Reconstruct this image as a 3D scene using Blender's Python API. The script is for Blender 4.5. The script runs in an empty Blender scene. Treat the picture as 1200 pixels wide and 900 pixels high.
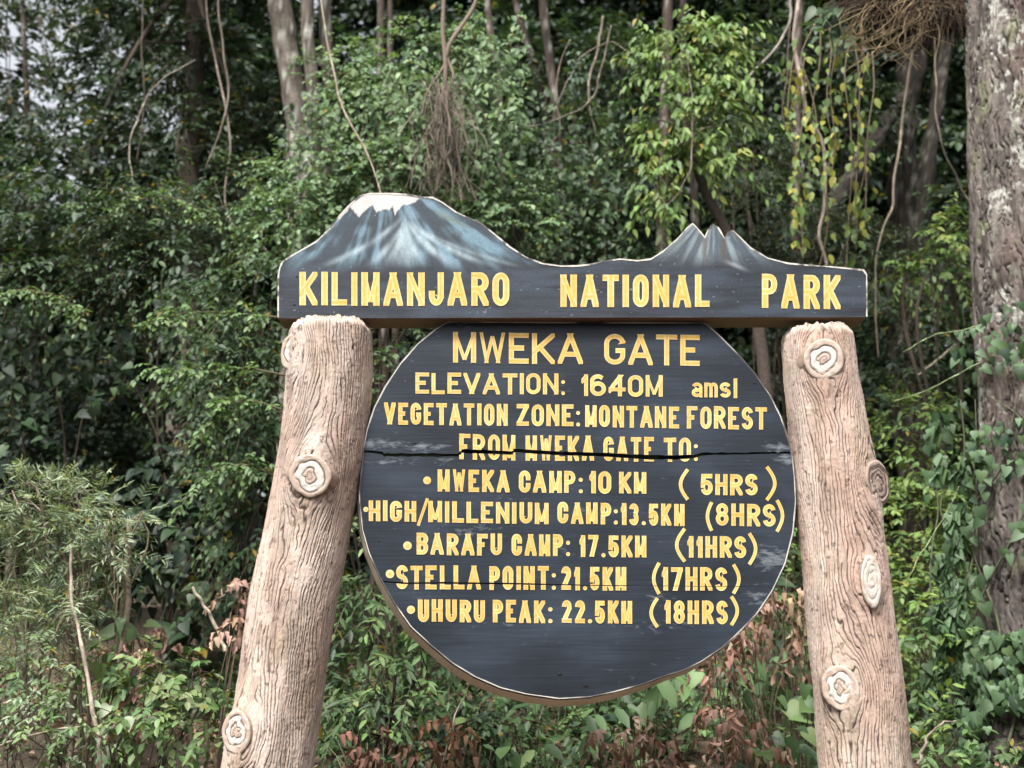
import bpy, math, random
import numpy as np
from math import radians, sin, cos, pi, sqrt, atan2

C = bpy.context.scene.collection
SC = bpy.context.scene
RNG = np.random.default_rng(11)
random.seed(7)

# ------------------------------------------------------------------ camera, sky, sun, exposure
PITCH = radians(14.0)
CAM_Z = 1.6
FPX = 1333.0
cam_d = bpy.data.cameras.new("camera")
cam = bpy.data.objects.new("camera", cam_d); C.objects.link(cam)
cam.location = (0, 0, CAM_Z); cam.rotation_euler = (pi / 2 + PITCH, 0, 0)
cam_d.sensor_width = 36.0; cam_d.lens = 36.0 * FPX / 1200.0
cam_d.clip_start = 0.1; cam_d.clip_end = 500
cam_d.dof.use_dof = True; cam_d.dof.focus_distance = 4.75; cam_d.dof.aperture_fstop = 2.3
SC.camera = cam

SUN_EL, SUN_AZ = radians(58), radians(205)      # azimuth clockwise from +Y: behind the camera, a little to its left
world = bpy.data.worlds.new("World"); SC.world = world
world.use_nodes = True
wn = world.node_tree
bg = wn.nodes["Background"]
sky = wn.nodes.new("ShaderNodeTexSky"); sky.sky_type = 'NISHITA'; sky.sun_disc = False
sky.sun_elevation = SUN_EL; sky.sun_rotation = SUN_AZ
sky.air_density = 1.0; sky.dust_density = 6.0; sky.ozone_density = 1.0
hs = wn.nodes.new('ShaderNodeHueSaturation'); hs.inputs['Saturation'].default_value = .22     # thin white overcast
wn.links.new(sky.outputs[0], hs.inputs['Color']); wn.links.new(hs.outputs[0], bg.inputs[0]); bg.inputs[1].default_value = 0.135
sun_d = bpy.data.lights.new("sun", 'SUN'); sun_d.energy = 2.1; sun_d.angle = radians(12); sun_d.color = (1.0, 0.95, 0.88)
sun = bpy.data.objects.new("sun", sun_d); C.objects.link(sun)
sx, sy, sz = sin(SUN_AZ) * cos(SUN_EL), cos(SUN_AZ) * cos(SUN_EL), sin(SUN_EL)
from mathutils import Vector
sun.rotation_euler = Vector((-sx, -sy, -sz)).to_track_quat('-Z', 'Y').to_euler()
sun.location = (sx * 30, sy * 30, sz * 30)
SC.view_settings.view_transform = 'Standard'; SC.view_settings.look = 'None'
SC.view_settings.gamma = 1; SC.view_settings.exposure = 1.35
SC.render.engine = 'CYCLES'
SC.cycles.max_bounces = 6; SC.cycles.diffuse_bounces = 2; SC.cycles.transmission_bounces = 4
SC.cycles.use_denoising = True

# ------------------------------------------------------------------ helpers
FW = np.array([0, cos(PITCH), sin(PITCH)]); UP = np.array([0, -sin(PITCH), cos(PITCH)])

def P(px, py, Y):
    """a point of the place: where the sight line through photo pixel (px,py) meets the upright plane at distance Y"""
    px = np.asarray(px, float); py = np.asarray(py, float); Y = np.asarray(Y, float)
    u = (px - 600) / FPX; v = (450 - py) / FPX
    dy = FW[1] + v * UP[1]; dz = FW[2] + v * UP[2]
    t = Y / dy
    return np.stack([u * t, Y + 0 * t, CAM_Z + dz * t], -1)

def pxm(Y):      # metres per photo pixel at distance Y
    return Y / FPX * 1.03

def unit(a):
    return a / np.maximum(np.linalg.norm(a, axis=-1, keepdims=True), 1e-9)

def _h(ix, iy, iz, seed):
    n = (ix.astype(np.int64) * 73856093) ^ (iy.astype(np.int64) * 19349663) ^ (iz.astype(np.int64) * 83492791) ^ (seed * 2654435761)
    n = n & 0xffffffff
    n = (n ^ (n >> 15)) * 2246822519 & 0xffffffff
    n = (n ^ (n >> 13)) * 3266489917 & 0xffffffff
    n = n ^ (n >> 16)
    return n / 2147483647.5 - 1.0

def vn(x, y, z=0.0, seed=1):
    x, y, z = np.broadcast_arrays(np.asarray(x, float), np.asarray(y, float), np.asarray(z, float))
    ix, iy, iz = np.floor(x), np.floor(y), np.floor(z)
    fx, fy, fz = x - ix, y - iy, z - iz
    fx, fy, fz = [f * f * f * (f * (f * 6 - 15) + 10) for f in (fx, fy, fz)]
    r = 0
    for a in (0, 1):
        for b in (0, 1):
            for c in (0, 1):
                w = (fx if a else 1 - fx) * (fy if b else 1 - fy) * (fz if c else 1 - fz)
                r = r + w * _h(ix + a, iy + b, iz + c, seed)
    return r

def fbm(x, y, z=0.0, seed=1, oct=4, gain=.5):
    r = 0; a = 1; f = 1; t = 0
    for i in range(oct):
        r = r + a * vn(np.asarray(x) * f, np.asarray(y) * f, np.asarray(z) * f, seed + i * 17); t += a
        a *= gain; f *= 2.03
    return r / t

def sstep(a, b, x):
    t = np.clip((x - a) / (b - a), 0, 1); return t * t * (3 - 2 * t)

def lerp(a, b, t):
    return a + (b - a) * t

class MB:
    """collects quads with vertex colours; build() links them as ONE mesh object"""
    def __init__(s): s.v = []; s.q = []; s.c = []; s.n = 0
    def add(s, v, q, c):
        v = np.asarray(v, float).reshape(-1, 3); q = np.asarray(q, np.int64).reshape(-1, 4)
        c = np.asarray(c, float)
        if c.ndim == 1: c = np.tile(c, (len(v), 1))
        s.v.append(v); s.q.append(q + s.n); s.c.append(c); s.n += len(v)
    def build(s, name, mat, parent=None, smooth=True):
        v = np.concatenate(s.v); q = np.concatenate(s.q); c = np.concatenate(s.c)
        me = bpy.data.meshes.new(name)
        me.vertices.add(len(v)); me.loops.add(len(q) * 4); me.polygons.add(len(q))
        o = bpy.data.objects.new(name, me); C.objects.link(o)
        if parent is not None:
            o.parent = parent
            l = parent.location; p2 = parent.parent
            off = np.array(l)
            while p2 is not None: off = off + np.array(p2.location); p2 = p2.parent
            v = v - off
        me.vertices.foreach_set("co", v.astype(np.float32).ravel())
        me.loops.foreach_set("vertex_index", q.astype(np.int32).ravel())
        me.polygons.foreach_set("loop_start", np.arange(0, len(q) * 4, 4, dtype=np.int32))
        me.polygons.foreach_set("use_smooth", np.full(len(q), smooth))
        me.update(calc_edges=True)
        at = me.attributes.new("col", 'FLOAT_COLOR', 'POINT')
        at.data.foreach_set("color", np.concatenate([c, np.ones((len(c), 1))], 1).astype(np.float32).ravel())
        me.materials.append(mat)
        return o

def empty(name, loc, label, cat, group=None):
    o = bpy.data.objects.new(name, None); C.objects.link(o)
    o.location = tuple(float(a) for a in loc); o.empty_display_size = .1
    return tag(o, label, cat, group)

def tag(o, label=None, cat=None, group=None, kind=None):
    if label: o["label"] = label
    if cat: o["category"] = cat
    if group: o["group"] = group
    if kind: o["kind"] = kind
    return o

def spline(pts, n):
    """Catmull-Rom through pts (k,d) -> n samples"""
    p = np.asarray(pts, float)
    d = np.r_[0, np.cumsum(np.linalg.norm(np.diff(p, axis=0), axis=1))]
    if d[-1] == 0: return np.repeat(p[:1], n, 0)
    t = np.linspace(0, d[-1], n)
    m = np.gradient(p, d, axis=0)
    i = np.clip(np.searchsorted(d, t, side='right') - 1, 0, len(p) - 2)
    h = (d[i + 1] - d[i])[:, None]; s = ((t - d[i]) / h[:, 0])[:, None]
    return (2*s**3-3*s**2+1)*p[i] + (s**3-2*s**2+s)*h*m[i] + (-2*s**3+3*s**2)*p[i+1] + (s**3-s**2)*h*m[i+1]

def tube(mb, pts, radii, seg=8, n=None, col=(.2, .15, .1), bump=0.0, bscale=20, seed=3, colfn=None, cap=True):
    pts = np.asarray(pts, float); radii = np.asarray(radii, float)
    if radii.ndim == 0: radii = np.full(len(pts), float(radii))
    if n:
        w = spline(np.c_[pts, radii], n); pts, radii = w[:, :3], np.abs(w[:, 3])
    k = len(pts)
    t = unit(np.gradient(pts, axis=0))
    ref = np.array([0, 1.0, 0.05]) if abs(t[:, 1]).mean() < .8 else np.array([1.0, 0, 0])
    a = unit(np.cross(t, ref)); b = np.cross(t, a)
    th = np.linspace(0, 2 * pi, seg, endpoint=False)
    ring = a[:, None] * np.cos(th)[None, :, None] + b[:, None] * np.sin(th)[None, :, None]
    v = pts[:, None] + ring * radii[:, None, None]
    dn = 0
    if bump:
        dn = fbm(v[..., 0] * bscale, v[..., 1] * bscale, v[..., 2] * bscale * .45, seed, 4)
        v = v + ring * (dn * bump)[..., None]
    c = np.tile(np.asarray(col, float), (k, seg, 1)) if colfn is None else colfn(v, dn, ring)
    i = np.arange(k - 1)[:, None]; j = np.arange(seg)[None]
    j2 = (j + 1) % seg
    q = np.stack([i * seg + j, i * seg + j2, (i + 1) * seg + j2, (i + 1) * seg + j], -1).reshape(-1, 4)
    v = v.reshape(-1, 3); c = c.reshape(-1, 3)
    if cap:
        v = np.r_[v, pts[:1], pts[-1:]]; c = np.r_[c, c[:1], c[-1:]]
        n0, n1 = k * seg, k * seg + 1
        e = []
        for jj in range(0, seg, 2):
            e.append([n0, (jj + 2) % seg, (jj + 1) % seg, jj])
            m = (k - 1) * seg
            e.append([n1, m + jj, m + (jj + 1) % seg, m + (jj + 2) % seg])
        q = np.r_[q, np.array(e)]
    mb.add(v, q, c)

# ------------------------------------------------------------------ materials
def nodes(name):
    m = bpy.data.materials.new(name); m.use_nodes = True
    nt = m.node_tree; return m, nt, nt.nodes, nt.links, nt.nodes["Principled BSDF"]

def mat_attr(name, rough=.8, spec=.3, noise=(0, 0), bump=(0, 0, 0), vary=None):
    """paint / bark / cement whose own colours live in the 'col' attribute, broken up by fine grain"""
    m, nt, N, L, b = nodes(name)
    at = N.new("ShaderNodeAttribute"); at.attribute_name = "col"
    tc = N.new("ShaderNodeTexCoord")
    out = at.outputs["Color"]
    if noise[0]:
        n = N.new("ShaderNodeTexNoise"); n.inputs["Scale"].default_value = noise[0]; n.inputs["Detail"].default_value = 6
        L.new(tc.outputs["Object"], n.inputs["Vector"])
        r = N.new("ShaderNodeMapRange"); r.inputs[1].default_value = .25; r.inputs[2].default_value = .75
        r.inputs[3].default_value = 1 - noise[1]; r.inputs[4].default_value = 1 + noise[1]
        L.new(n.outputs["Fac"], r.inputs[0])
        mx = N.new("ShaderNodeVectorMath"); mx.operation = 'SCALE'
        L.new(out, mx.inputs[0]); L.new(r.outputs[0], mx.inputs["Scale"]); out = mx.outputs[0]
    L.new(out, b.inputs["Base Color"])
    b.inputs["Roughness"].default_value = rough; b.inputs["Specular IOR Level"].default_value = spec
    if bump[0]:
        n2 = N.new("ShaderNodeTexNoise"); n2.inputs["Scale"].default_value = bump[0]; n2.inputs["Detail"].default_value = 8
        mp = N.new("ShaderNodeMapping"); mp.inputs["Scale"].default_value = (1, 1, bump[2] or 1)
        L.new(tc.outputs["Object"], mp.inputs[0]); L.new(mp.outputs[0], n2.inputs["Vector"])
        bp = N.new("ShaderNodeBump"); bp.inputs["Distance"].default_value = bump[1]
        L.new(n2.outputs["Fac"], bp.inputs["Height"]); L.new(bp.outputs[0], b.inputs["Normal"])
    return m

def mat_leaf(name, rough=.5, spec=.32, trans=.28):
    m, nt, N, L, b = nodes(name)
    at = N.new("ShaderNodeAttribute"); at.attribute_name = "col"
    L.new(at.outputs["Color"], b.inputs["Base Color"])
    b.inputs["Roughness"].default_value = rough; b.inputs["Specular IOR Level"].default_value = spec
    tr = N.new("ShaderNodeBsdfTranslucent")
    mu = N.new("ShaderNodeMix"); mu.data_type = 'RGBA'; mu.blend_type = 'MULTIPLY'; mu.inputs[0].default_value = 1
    L.new(at.outputs["Color"], mu.inputs[6]); mu.inputs[7].default_value = (1.3, 1.35, .7, 1)
    L.new(mu.outputs[2], tr.inputs["Color"])
    ms = N.new("ShaderNodeMixShader"); ms.inputs[0].default_value = trans
    L.new(b.outputs[0], ms.inputs[1]); L.new(tr.outputs[0], ms.inputs[2])
    L.new(ms.outputs[0], N["Material Output"].inputs["Surface"])
    return m

M_LEAF = mat_leaf("leaf")
M_DEAD = mat_leaf("dead leaf", .8, .15, .15)
M_BARK = mat_attr("bark", .9, .2, (45, .35), (60, .006, .4))
M_STEM = mat_attr("stem", .85, .2, (60, .3))
M_CEMENT = mat_attr("painted cement bark", .92, .15, (140, .13), (220, .0012, .5))
M_PAINT = mat_attr("sign paint", .55, .25, (90, .14), (60, .0012, 12))

def mat_board():
    m, nt, N, L, b = nodes("slate painted wood")
    tc = N.new("ShaderNodeTexCoord")
    def noise(scale, sc, det=6, dist=0):
        mp = N.new("ShaderNodeMapping"); mp.inputs["Scale"].default_value = sc
        L.new(tc.outputs["Object"], mp.inputs[0])
        n = N.new("ShaderNodeTexNoise"); n.inputs["Scale"].default_value = scale; n.inputs["Detail"].default_value = det
        n.inputs["Distortion"].default_value = dist
        L.new(mp.outputs[0], n.inputs["Vector"]); return n.outputs["Fac"]
    grain = noise(4, (1, 1, 26), 8, .4)
    blot = noise(2.2, (1, 1, 2.2), 5)
    sc = noise(26, (1, 1, 3.0), 8, .6)
    def ramp(src, stops):
        r = N.new("ShaderNodeValToRGB"); e = r.color_ramp.elements
        e[0].position, e[0].color = stops[0][0], (*stops[0][1], 1)
        e[1].position, e[1].color = stops[-1][0], (*stops[-1][1], 1)
        for p, c in stops[1:-1]:
            x = e.new(p); x.color = (*c, 1)
        L.new(src, r.inputs[0]); return r.outputs[0]
    base = ramp(blot, [(.3, (.013, .017, .024)), (.5, (.020, .027, .038)), (.75, (.038, .052, .074))])
    g = ramp(grain, [(.33, (.82, .82, .82)), (.55, (1, 1, 1)), (.75, (1.18, 1.18, 1.18))])
    mx = N.new("ShaderNodeMix"); mx.data_type = 'RGBA'; mx.blend_type = 'MULTIPLY'; mx.inputs[0].default_value = 1
    L.new(base, mx.inputs[6]); L.new(g, mx.inputs[7])
    # chalky wear: 'col' red channel says how worn, noise breaks it up
    at = N.new("ShaderNodeAttribute"); at.attribute_name = "col"
    sp = N.new("ShaderNodeSeparateColor"); L.new(at.outputs["Color"], sp.inputs[0])
    ad = N.new("ShaderNodeMath"); ad.operation = 'ADD'; L.new(sp.outputs[0], ad.inputs[0])
    L.new(sc, ad.inputs[1])
    ws = N.new("ShaderNodeMapRange"); ws.inputs[1].default_value = .68; ws.inputs[2].default_value = 1.1
    ws.inputs[3].default_value = 0; ws.inputs[4].default_value = .75
    L.new(ad.outputs[0], ws.inputs[0])
    m2 = N.new("ShaderNodeMix"); m2.data_type = 'RGBA'
    L.new(ws.outputs[0], m2.inputs[0]); L.new(mx.outputs[2], m2.inputs[6]); m2.inputs[7].default_value = (.26, .29, .325, 1)
    # blue-ish rubbed paint from the green channel
    L.new(m2.outputs[2], b.inputs["Base Color"])
    b.inputs["Roughness"].default_value = .5; b.inputs["Specular IOR Level"].default_value = .25
    bp = N.new("ShaderNodeBump"); bp.inputs["Distance"].default_value = .002; bp.inputs["Strength"].default_value = .35
    L.new(grain, bp.inputs["Height"]); L.new(bp.outputs[0], b.inputs["Normal"])
    return m
M_BOARD = mat_board()

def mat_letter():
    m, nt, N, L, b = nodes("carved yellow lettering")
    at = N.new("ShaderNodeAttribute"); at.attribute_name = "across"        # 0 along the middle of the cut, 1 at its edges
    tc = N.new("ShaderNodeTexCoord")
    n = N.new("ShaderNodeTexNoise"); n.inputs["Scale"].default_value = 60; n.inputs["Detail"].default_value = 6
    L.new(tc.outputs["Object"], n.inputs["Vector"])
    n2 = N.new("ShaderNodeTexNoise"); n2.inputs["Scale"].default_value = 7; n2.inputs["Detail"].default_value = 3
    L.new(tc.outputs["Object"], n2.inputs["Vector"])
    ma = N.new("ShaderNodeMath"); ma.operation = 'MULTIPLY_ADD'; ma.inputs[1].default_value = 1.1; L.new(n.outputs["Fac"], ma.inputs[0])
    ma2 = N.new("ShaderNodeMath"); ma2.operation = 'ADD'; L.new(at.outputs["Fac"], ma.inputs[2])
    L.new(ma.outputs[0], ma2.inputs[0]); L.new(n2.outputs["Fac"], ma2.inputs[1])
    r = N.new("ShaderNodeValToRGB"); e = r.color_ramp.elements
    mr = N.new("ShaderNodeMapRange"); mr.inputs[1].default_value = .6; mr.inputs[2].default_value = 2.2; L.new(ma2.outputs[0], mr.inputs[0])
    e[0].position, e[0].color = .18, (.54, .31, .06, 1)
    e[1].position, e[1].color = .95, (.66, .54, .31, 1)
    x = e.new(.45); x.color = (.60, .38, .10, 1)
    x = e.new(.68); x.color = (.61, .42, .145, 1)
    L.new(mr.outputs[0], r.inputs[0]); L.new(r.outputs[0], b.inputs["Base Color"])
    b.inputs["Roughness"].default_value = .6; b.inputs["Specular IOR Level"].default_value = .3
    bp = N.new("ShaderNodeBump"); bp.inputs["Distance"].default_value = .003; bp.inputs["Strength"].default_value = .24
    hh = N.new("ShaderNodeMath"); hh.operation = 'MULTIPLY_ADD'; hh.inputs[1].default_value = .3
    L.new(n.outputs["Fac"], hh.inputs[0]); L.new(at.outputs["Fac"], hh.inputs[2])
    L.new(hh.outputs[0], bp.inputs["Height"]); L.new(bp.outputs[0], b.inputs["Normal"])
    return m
M_LETTER = mat_letter()

def mat_ground():
    m, nt, N, L, b = nodes("forest soil")
    tc = N.new("ShaderNodeTexCoord")
    n = N.new("ShaderNodeTexNoise"); n.inputs["Scale"].default_value = 3; n.inputs["Detail"].default_value = 12
    L.new(tc.outputs["Object"], n.inputs["Vector"])
    r = N.new("ShaderNodeValToRGB"); e = r.color_ramp.elements
    e[0].position, e[0].color = .3, (.035, .025, .018, 1)
    e[1].position, e[1].color = .7, (.12, .085, .06, 1)
    x = e.new(.5); x.color = (.07, .05, .032, 1)
    L.new(n.outputs["Fac"], r.inputs[0]); L.new(r.outputs[0], b.inputs["Base Color"])
    b.inputs["Roughness"].default_value = .95
    bp = N.new("ShaderNodeBump"); bp.inputs["Distance"].default_value = .05
    n2 = N.new("ShaderNodeTexNoise"); n2.inputs["Scale"].default_value = 25; n2.inputs["Detail"].default_value = 8
    L.new(tc.outputs["Object"], n2.inputs["Vector"])
    L.new(n2.outputs["Fac"], bp.inputs["Height"]); L.new(bp.outputs[0], b.inputs["Normal"])
    return m
M_SOIL = mat_ground()

# ------------------------------------------------------------------ ground: one sheet rising as a bank behind the sign
def ground_h(x, y):
    x = np.asarray(x, float); y = np.asarray(y, float)
    h = 1.15 * sstep(4.6, 7.2, y) + .95 * sstep(6.8, 11.5, y) + .12 * np.clip(y - 11, 0, 60)
    return h + .10 * fbm(x * .8, y * .8, 0, 5, 3) * sstep(3.5, 6, y) + .02 * fbm(x * 3, y * 3, 0, 8, 2)
xs = np.r_[np.linspace(-120, -14, 18), np.linspace(-13.8, 13.8, 160), np.linspace(14, 120, 18)]
ys = np.r_[np.linspace(-60, 2, 24), np.linspace(2.2, 20, 110), np.linspace(20.5, 160, 34)]
gx, gy = np.meshgrid(xs, ys)
gm = MB(); k = len(xs)
ii, jj = np.meshgrid(np.arange(len(ys) - 1), np.arange(k - 1), indexing='ij')
gm.add(np.stack([gx, gy, ground_h(gx, gy)], -1), np.stack([ii*k+jj, ii*k+jj+1, (ii+1)*k+jj+1, (ii+1)*k+jj], -1), (.1, .08, .05))
tag(gm.build("ground", M_SOIL), kind="structure")

# ------------------------------------------------------------------ leaves
def tmpl(side, mid, fold, curl):
    """leaf template: midrib points mid[(x)], edge points side[(x, y)] for one half; returns verts and quads"""
    k = len(mid)
    v = [(x, 0, -curl * x * x) for x in mid]
    for s in (1, -1):
        v += [(x, s * y, fold * abs(y) - curl * x * x) for x, y in side]
    q = []
    for i in range(k - 1):
        q.append([i, i + 1, k + i + 1, k + i])
        q.append([i + 1, i, 2 * k + i, 2 * k + i + 1])
    return np.array(v, float), np.array(q)
T_LANCE = (np.array([(0,0,0),(.33,.5,.12),(.70,.36,.06),(1,0,-.14),(.70,-.36,.06),(.33,-.5,.12)], float), np.array([[0,1,2,3],[0,3,4,5]]))
T_OVAL = tmpl([(0, .04), (.22, .42), (.6, .46), (1, .02)], [0, .28, .64, 1.0], .3, .22)
T_HEART = tmpl([(-.02, .05), (-.08, .18), (-.05, .38), (.12, .50), (.34, .43), (.58, .31), (.80, .16), (1.0, .005)], [0, .05, .12, .24, .40, .60, .82, 1.0], .22, .26)
T_DEAD = tmpl([(0, .03), (.16, .30), (.34, .40), (.55, .30), (.74, .33), (.9, .16), (1, .02)], [0, .14, .32, .53, .72, .88, 1.0], 1.0, .50)

def leaf_batch(mb, p, ax, nr, size, asp, T, col):
    a = unit(ax); b = unit(np.cross(nr, a)); n = np.cross(a, b)
    tv, tq = T
    asp = np.asarray(asp, float).reshape(-1, 1, 1)
    v = p[:, None] + size[:, None, None] * (tv[None, :, :1] * a[:, None] + tv[None, :, 1:2] * asp * b[:, None] + tv[None, :, 2:] * asp * n[:, None])
    m = len(tv)
    q = tq[None] + (np.arange(len(p)) * m)[:, None, None]
    c = np.repeat(col, m, axis=0)
    mb.add(v.reshape(-1, 3), q.reshape(-1, 4), c)

def pick(pal, n, rng):
    cols = np.array([c for c, w in pal]); w = np.array([w for c, w in pal], float); w /= w.sum()
    return cols[rng.choice(len(pal), n, p=w)]

def twigs(mb, o, d, S, rng):
    """leafy twigs: o origins, d directions, S the style"""
    n = len(o)
    if n == 0: return
    k = S['k']; L = S['L'] * rng.uniform(.6, 1.3, n)
    tj = (np.arange(k) + .6) / k
    dro = S['droop'] * rng.uniform(.6, 1.4, n)
    grav = np.array([0, 0, -1.0])
    pos = o[:, None] + d[:, None] * (L[:, None] * tj)[..., None] + grav * (dro * L)[:, None, None] * (tj ** 2)[None, :, None]
    tan = unit(d[:, None] + grav * (2 * dro[:, None] * tj)[..., None])
    side = unit(np.cross(tan, np.array([0, 0, 1.0]) + rng.normal(0, .35, (n, 1, 3))))
    alt = np.where(np.arange(k) % 2 == 0, 1.0, -1.0)[None, :, None]
    alt = alt * np.ones((n, 1, 1)); alt[:, -1] *= .15
    ax = unit(tan * .65 + side * alt * S.get('spread', .9) + grav * S['hang'] + rng.normal(0, .15, (n, k, 3)))
    up = unit(np.array([0, -.35, 1.0]) + rng.normal(0, S.get('flut', .30), (n, k, 3)))
    size = S['ls'] * rng.uniform(.6, 1.25, (n, k)) * (1 - .35 * np.abs(tj - .45))
    bc = pick(S['pal'], n, rng)
    col = bc[:, None] * rng.uniform(.72, 1.3, (n, k, 1)) * rng.uniform(.92, 1.08, (n, k, 3))
    odd = rng.random((n, k)) < S.get('odd', .015)
    col[odd] = np.array(S.get('oddc', (.22, .17, .03)))
    f = lambda a: a.reshape(-1, 3)
    leaf_batch(mb, f(pos), f(ax), f(up), size.ravel(), S['asp'], S.get('T', T_LANCE), f(col))
    # the twig itself
    if S.get('tw', 0):
        w = S['tw']; tt = np.array([0, .5, 1.0])
        sp = o[:, None] + d[:, None] * (L[:, None] * tt)[..., None] + grav * (dro * L)[:, None, None] * (tt ** 2)[None, :, None]
        hv = unit(np.cross(d, np.array([.2, 1, 0.1])))[:, None] * (w * np.array([1, .8, .4]))[None, :, None]
        v = np.stack([sp - hv, sp + hv], 2).reshape(n, 6, 3)
        q = np.array([[0, 1, 3, 2], [2, 3, 5, 4]])[None] + (np.arange(n) * 6)[:, None, None]
        mb.add(v.reshape(-1, 3), q.reshape(-1, 4), np.array(S.get('twc', (.10, .085, .05))))

def blob(mb, c, r, S, rng, dens=1.0, gap=.0, gs=2.2, seed=0, wilt=0.0):
    """twigs over and inside an uneven ellipsoid of foliage"""
    c = np.asarray(c, float); r = np.asarray(r, float)
    area = 4 * pi * ((r[0]*r[1])**1.6/3 + (r[0]*r[2])**1.6/3 + (r[1]*r[2])**1.6/3) ** (1/1.6)
    n = int(area * dens * S['den'] * DENS)
    u = unit(rng.normal(0, 1, (n, 3)))
    keep = (u[:, 1] < .45) | (rng.random(n) < .45)
    u = u[keep]; n = len(u)
    rr = .5 + .5 * rng.random(n) ** .6
    lump = 1 + .28 * fbm(u[:, 0] * 1.7 + c[0], u[:, 1] * 1.7 + c[1], u[:, 2] * 1.7 + c[2], 31 + seed, 3)
    p = c + u * r * (rr * lump)[:, None]
    if gap > -1:
        g = fbm(p[:, 0] * gs, p[:, 1] * gs, p[:, 2] * gs, 77 + seed, 2)
        kp = g > gap - .35; p, u = p[kp], u[kp]
    d = unit(u * .7 + rng.normal(0, .45, u.shape) + np.array([0, -.25, S.get('lift', .1)]))
    kp = p[:, 2] > ground_h(p[:, 0], p[:, 1]) + .02
    twigs(mb, p[kp], d[kp], S, rng)

DENS = 2.3
# leaf palettes: real leaf colours
G_DARK = [((.018, .036, .019), 4), ((.026, .048, .023), 3), ((.038, .064, .029), 2), ((.021, .038, .029), 2)]
G_MID = [((.038, .074, .032), 4), ((.053, .096, .040), 4), ((.078, .125, .050), 2), ((.028, .056, .031), 2)]
G_FRESH = [((.095, .165, .062), 4), ((.125, .20, .075), 3), ((.07, .125, .05), 3), ((.16, .23, .085), 1)]
G_LIME = [((.125, .205, .055), 4), ((.165, .24, .065), 3), ((.09, .155, .048), 3), ((.21, .255, .065), 1)]
G_YEL = [((.30, .31, .05), 4), ((.22, .27, .05), 3), ((.40, .37, .07), 2)]
G_GREY = [((.21, .27, .17), 4), ((.27, .32, .215), 3), ((.16, .215, .125), 3)]
B_DEAD = [((.28, .17, .13), 4), ((.36, .235, .185), 3), ((.19, .115, .09), 3), ((.42, .31, .24), 1)]

ST = dict(k=9, L=.33, ls=.075, asp=.46, droop=.45, hang=.35, den=46, pal=G_MID, tw=.0022)
def style(**kw): return {**ST, **kw}
S_WOOD = style(k=9, L=.42, ls=.115, asp=.46, den=20, pal=G_DARK, tw=.003)
S_CROWN = style(k=8, L=.36, ls=.095, asp=.46, den=30, pal=G_DARK, tw=.003)
S_DARK = style(pal=G_DARK, ls=.080, den=44)
S_MIDG = style(pal=G_MID, ls=.070, den=52)
G_VINE = [((.12, .195, .095), 4), ((.155, .235, .115), 3), ((.085, .15, .07), 3), ((.19, .265, .12), 1)]
S_VINE = style(pal=G_VINE, ls=.060, L=.22, k=8, asp=.62, den=62, hang=.5)
S_LIME = style(pal=G_LIME, ls=.105, L=.30, k=7, asp=.40, den=40, hang=1.1, droop=.5)
S_WILLOW = style(pal=G_GREY, ls=.060, L=.22, k=16, asp=.18, den=70, hang=.0, droop=.25, spread=.7)

def fol_plant(name, label, cat, blobs, S, base, rng, part=("stem", "foliage"), group=None, stem_r=.011, stemc=(.055, .043, .034), dens=1.0, gap=0.0, stems=True, lmat=None, nst=None):
    """a shrub or young tree: stems rising from its base into blobs of leaves. blobs: (px, py, Y, rx_px, ry_px[, depth m])"""
    root = empty(name, base, label, cat, group)
    f = MB(); s = MB()
    for bi, B in enumerate(blobs):
        px, py, Y, rx, ry = B[:5]
        m = pxm(Y); dz = B[5] if len(B) > 5 else (rx + ry) / 2 * m * .8
        c = P(px, py, Y); r = np.array([rx * m, dz, ry * m])
        blob(f, c, r, S, rng, dens, gap, seed=bi)
        if stems and (nst is None or bi < nst):
            b0 = np.array(base) + np.r_[rng.normal(0, .05, 2), -.06]
            mid = lerp(b0, c, .5) + rng.normal(0, .10, 3)
            tube(s, [b0, mid, c, c + r * np.r_[rng.normal(0, .4), 0, .5]], [stem_r, stem_r * .75, stem_r * .5, stem_r * .15], 7, 14, stemc, .004, 25, bi)
            for q in range(4):
                e = c + r * rng.uniform(-.75, .75, 3)
                tube(s, [lerp(mid, c, rng.uniform(.2, .9)), lerp(c, e, .5) + rng.normal(0, .04, 3), e], [stem_r * .4, stem_r * .25, stem_r * .1], 5, 8, stemc)
    f.build(part[1], lmat or M_LEAF, root)
    if stems: s.build(part[0], M_BARK, root)
    return root

def gbase(px, Y, py=700):
    x = float(P(px, py, Y)[0]); return (x, Y, float(ground_h(x, Y)))

# ================================================================== THE SIGN
Y_HEAD, Y_DISC, Y_POST = 4.60, 4.65, 4.68
sign = empty("entrance_sign", (0, Y_POST, float(ground_h(0, Y_POST))),
             "dark wooden gate sign with carved yellow lettering, held by two carved tan log posts", "sign")

def interp(pts, x):
    p = np.array(pts, float); return np.interp(x, p[:, 0], p[:, 1])

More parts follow.
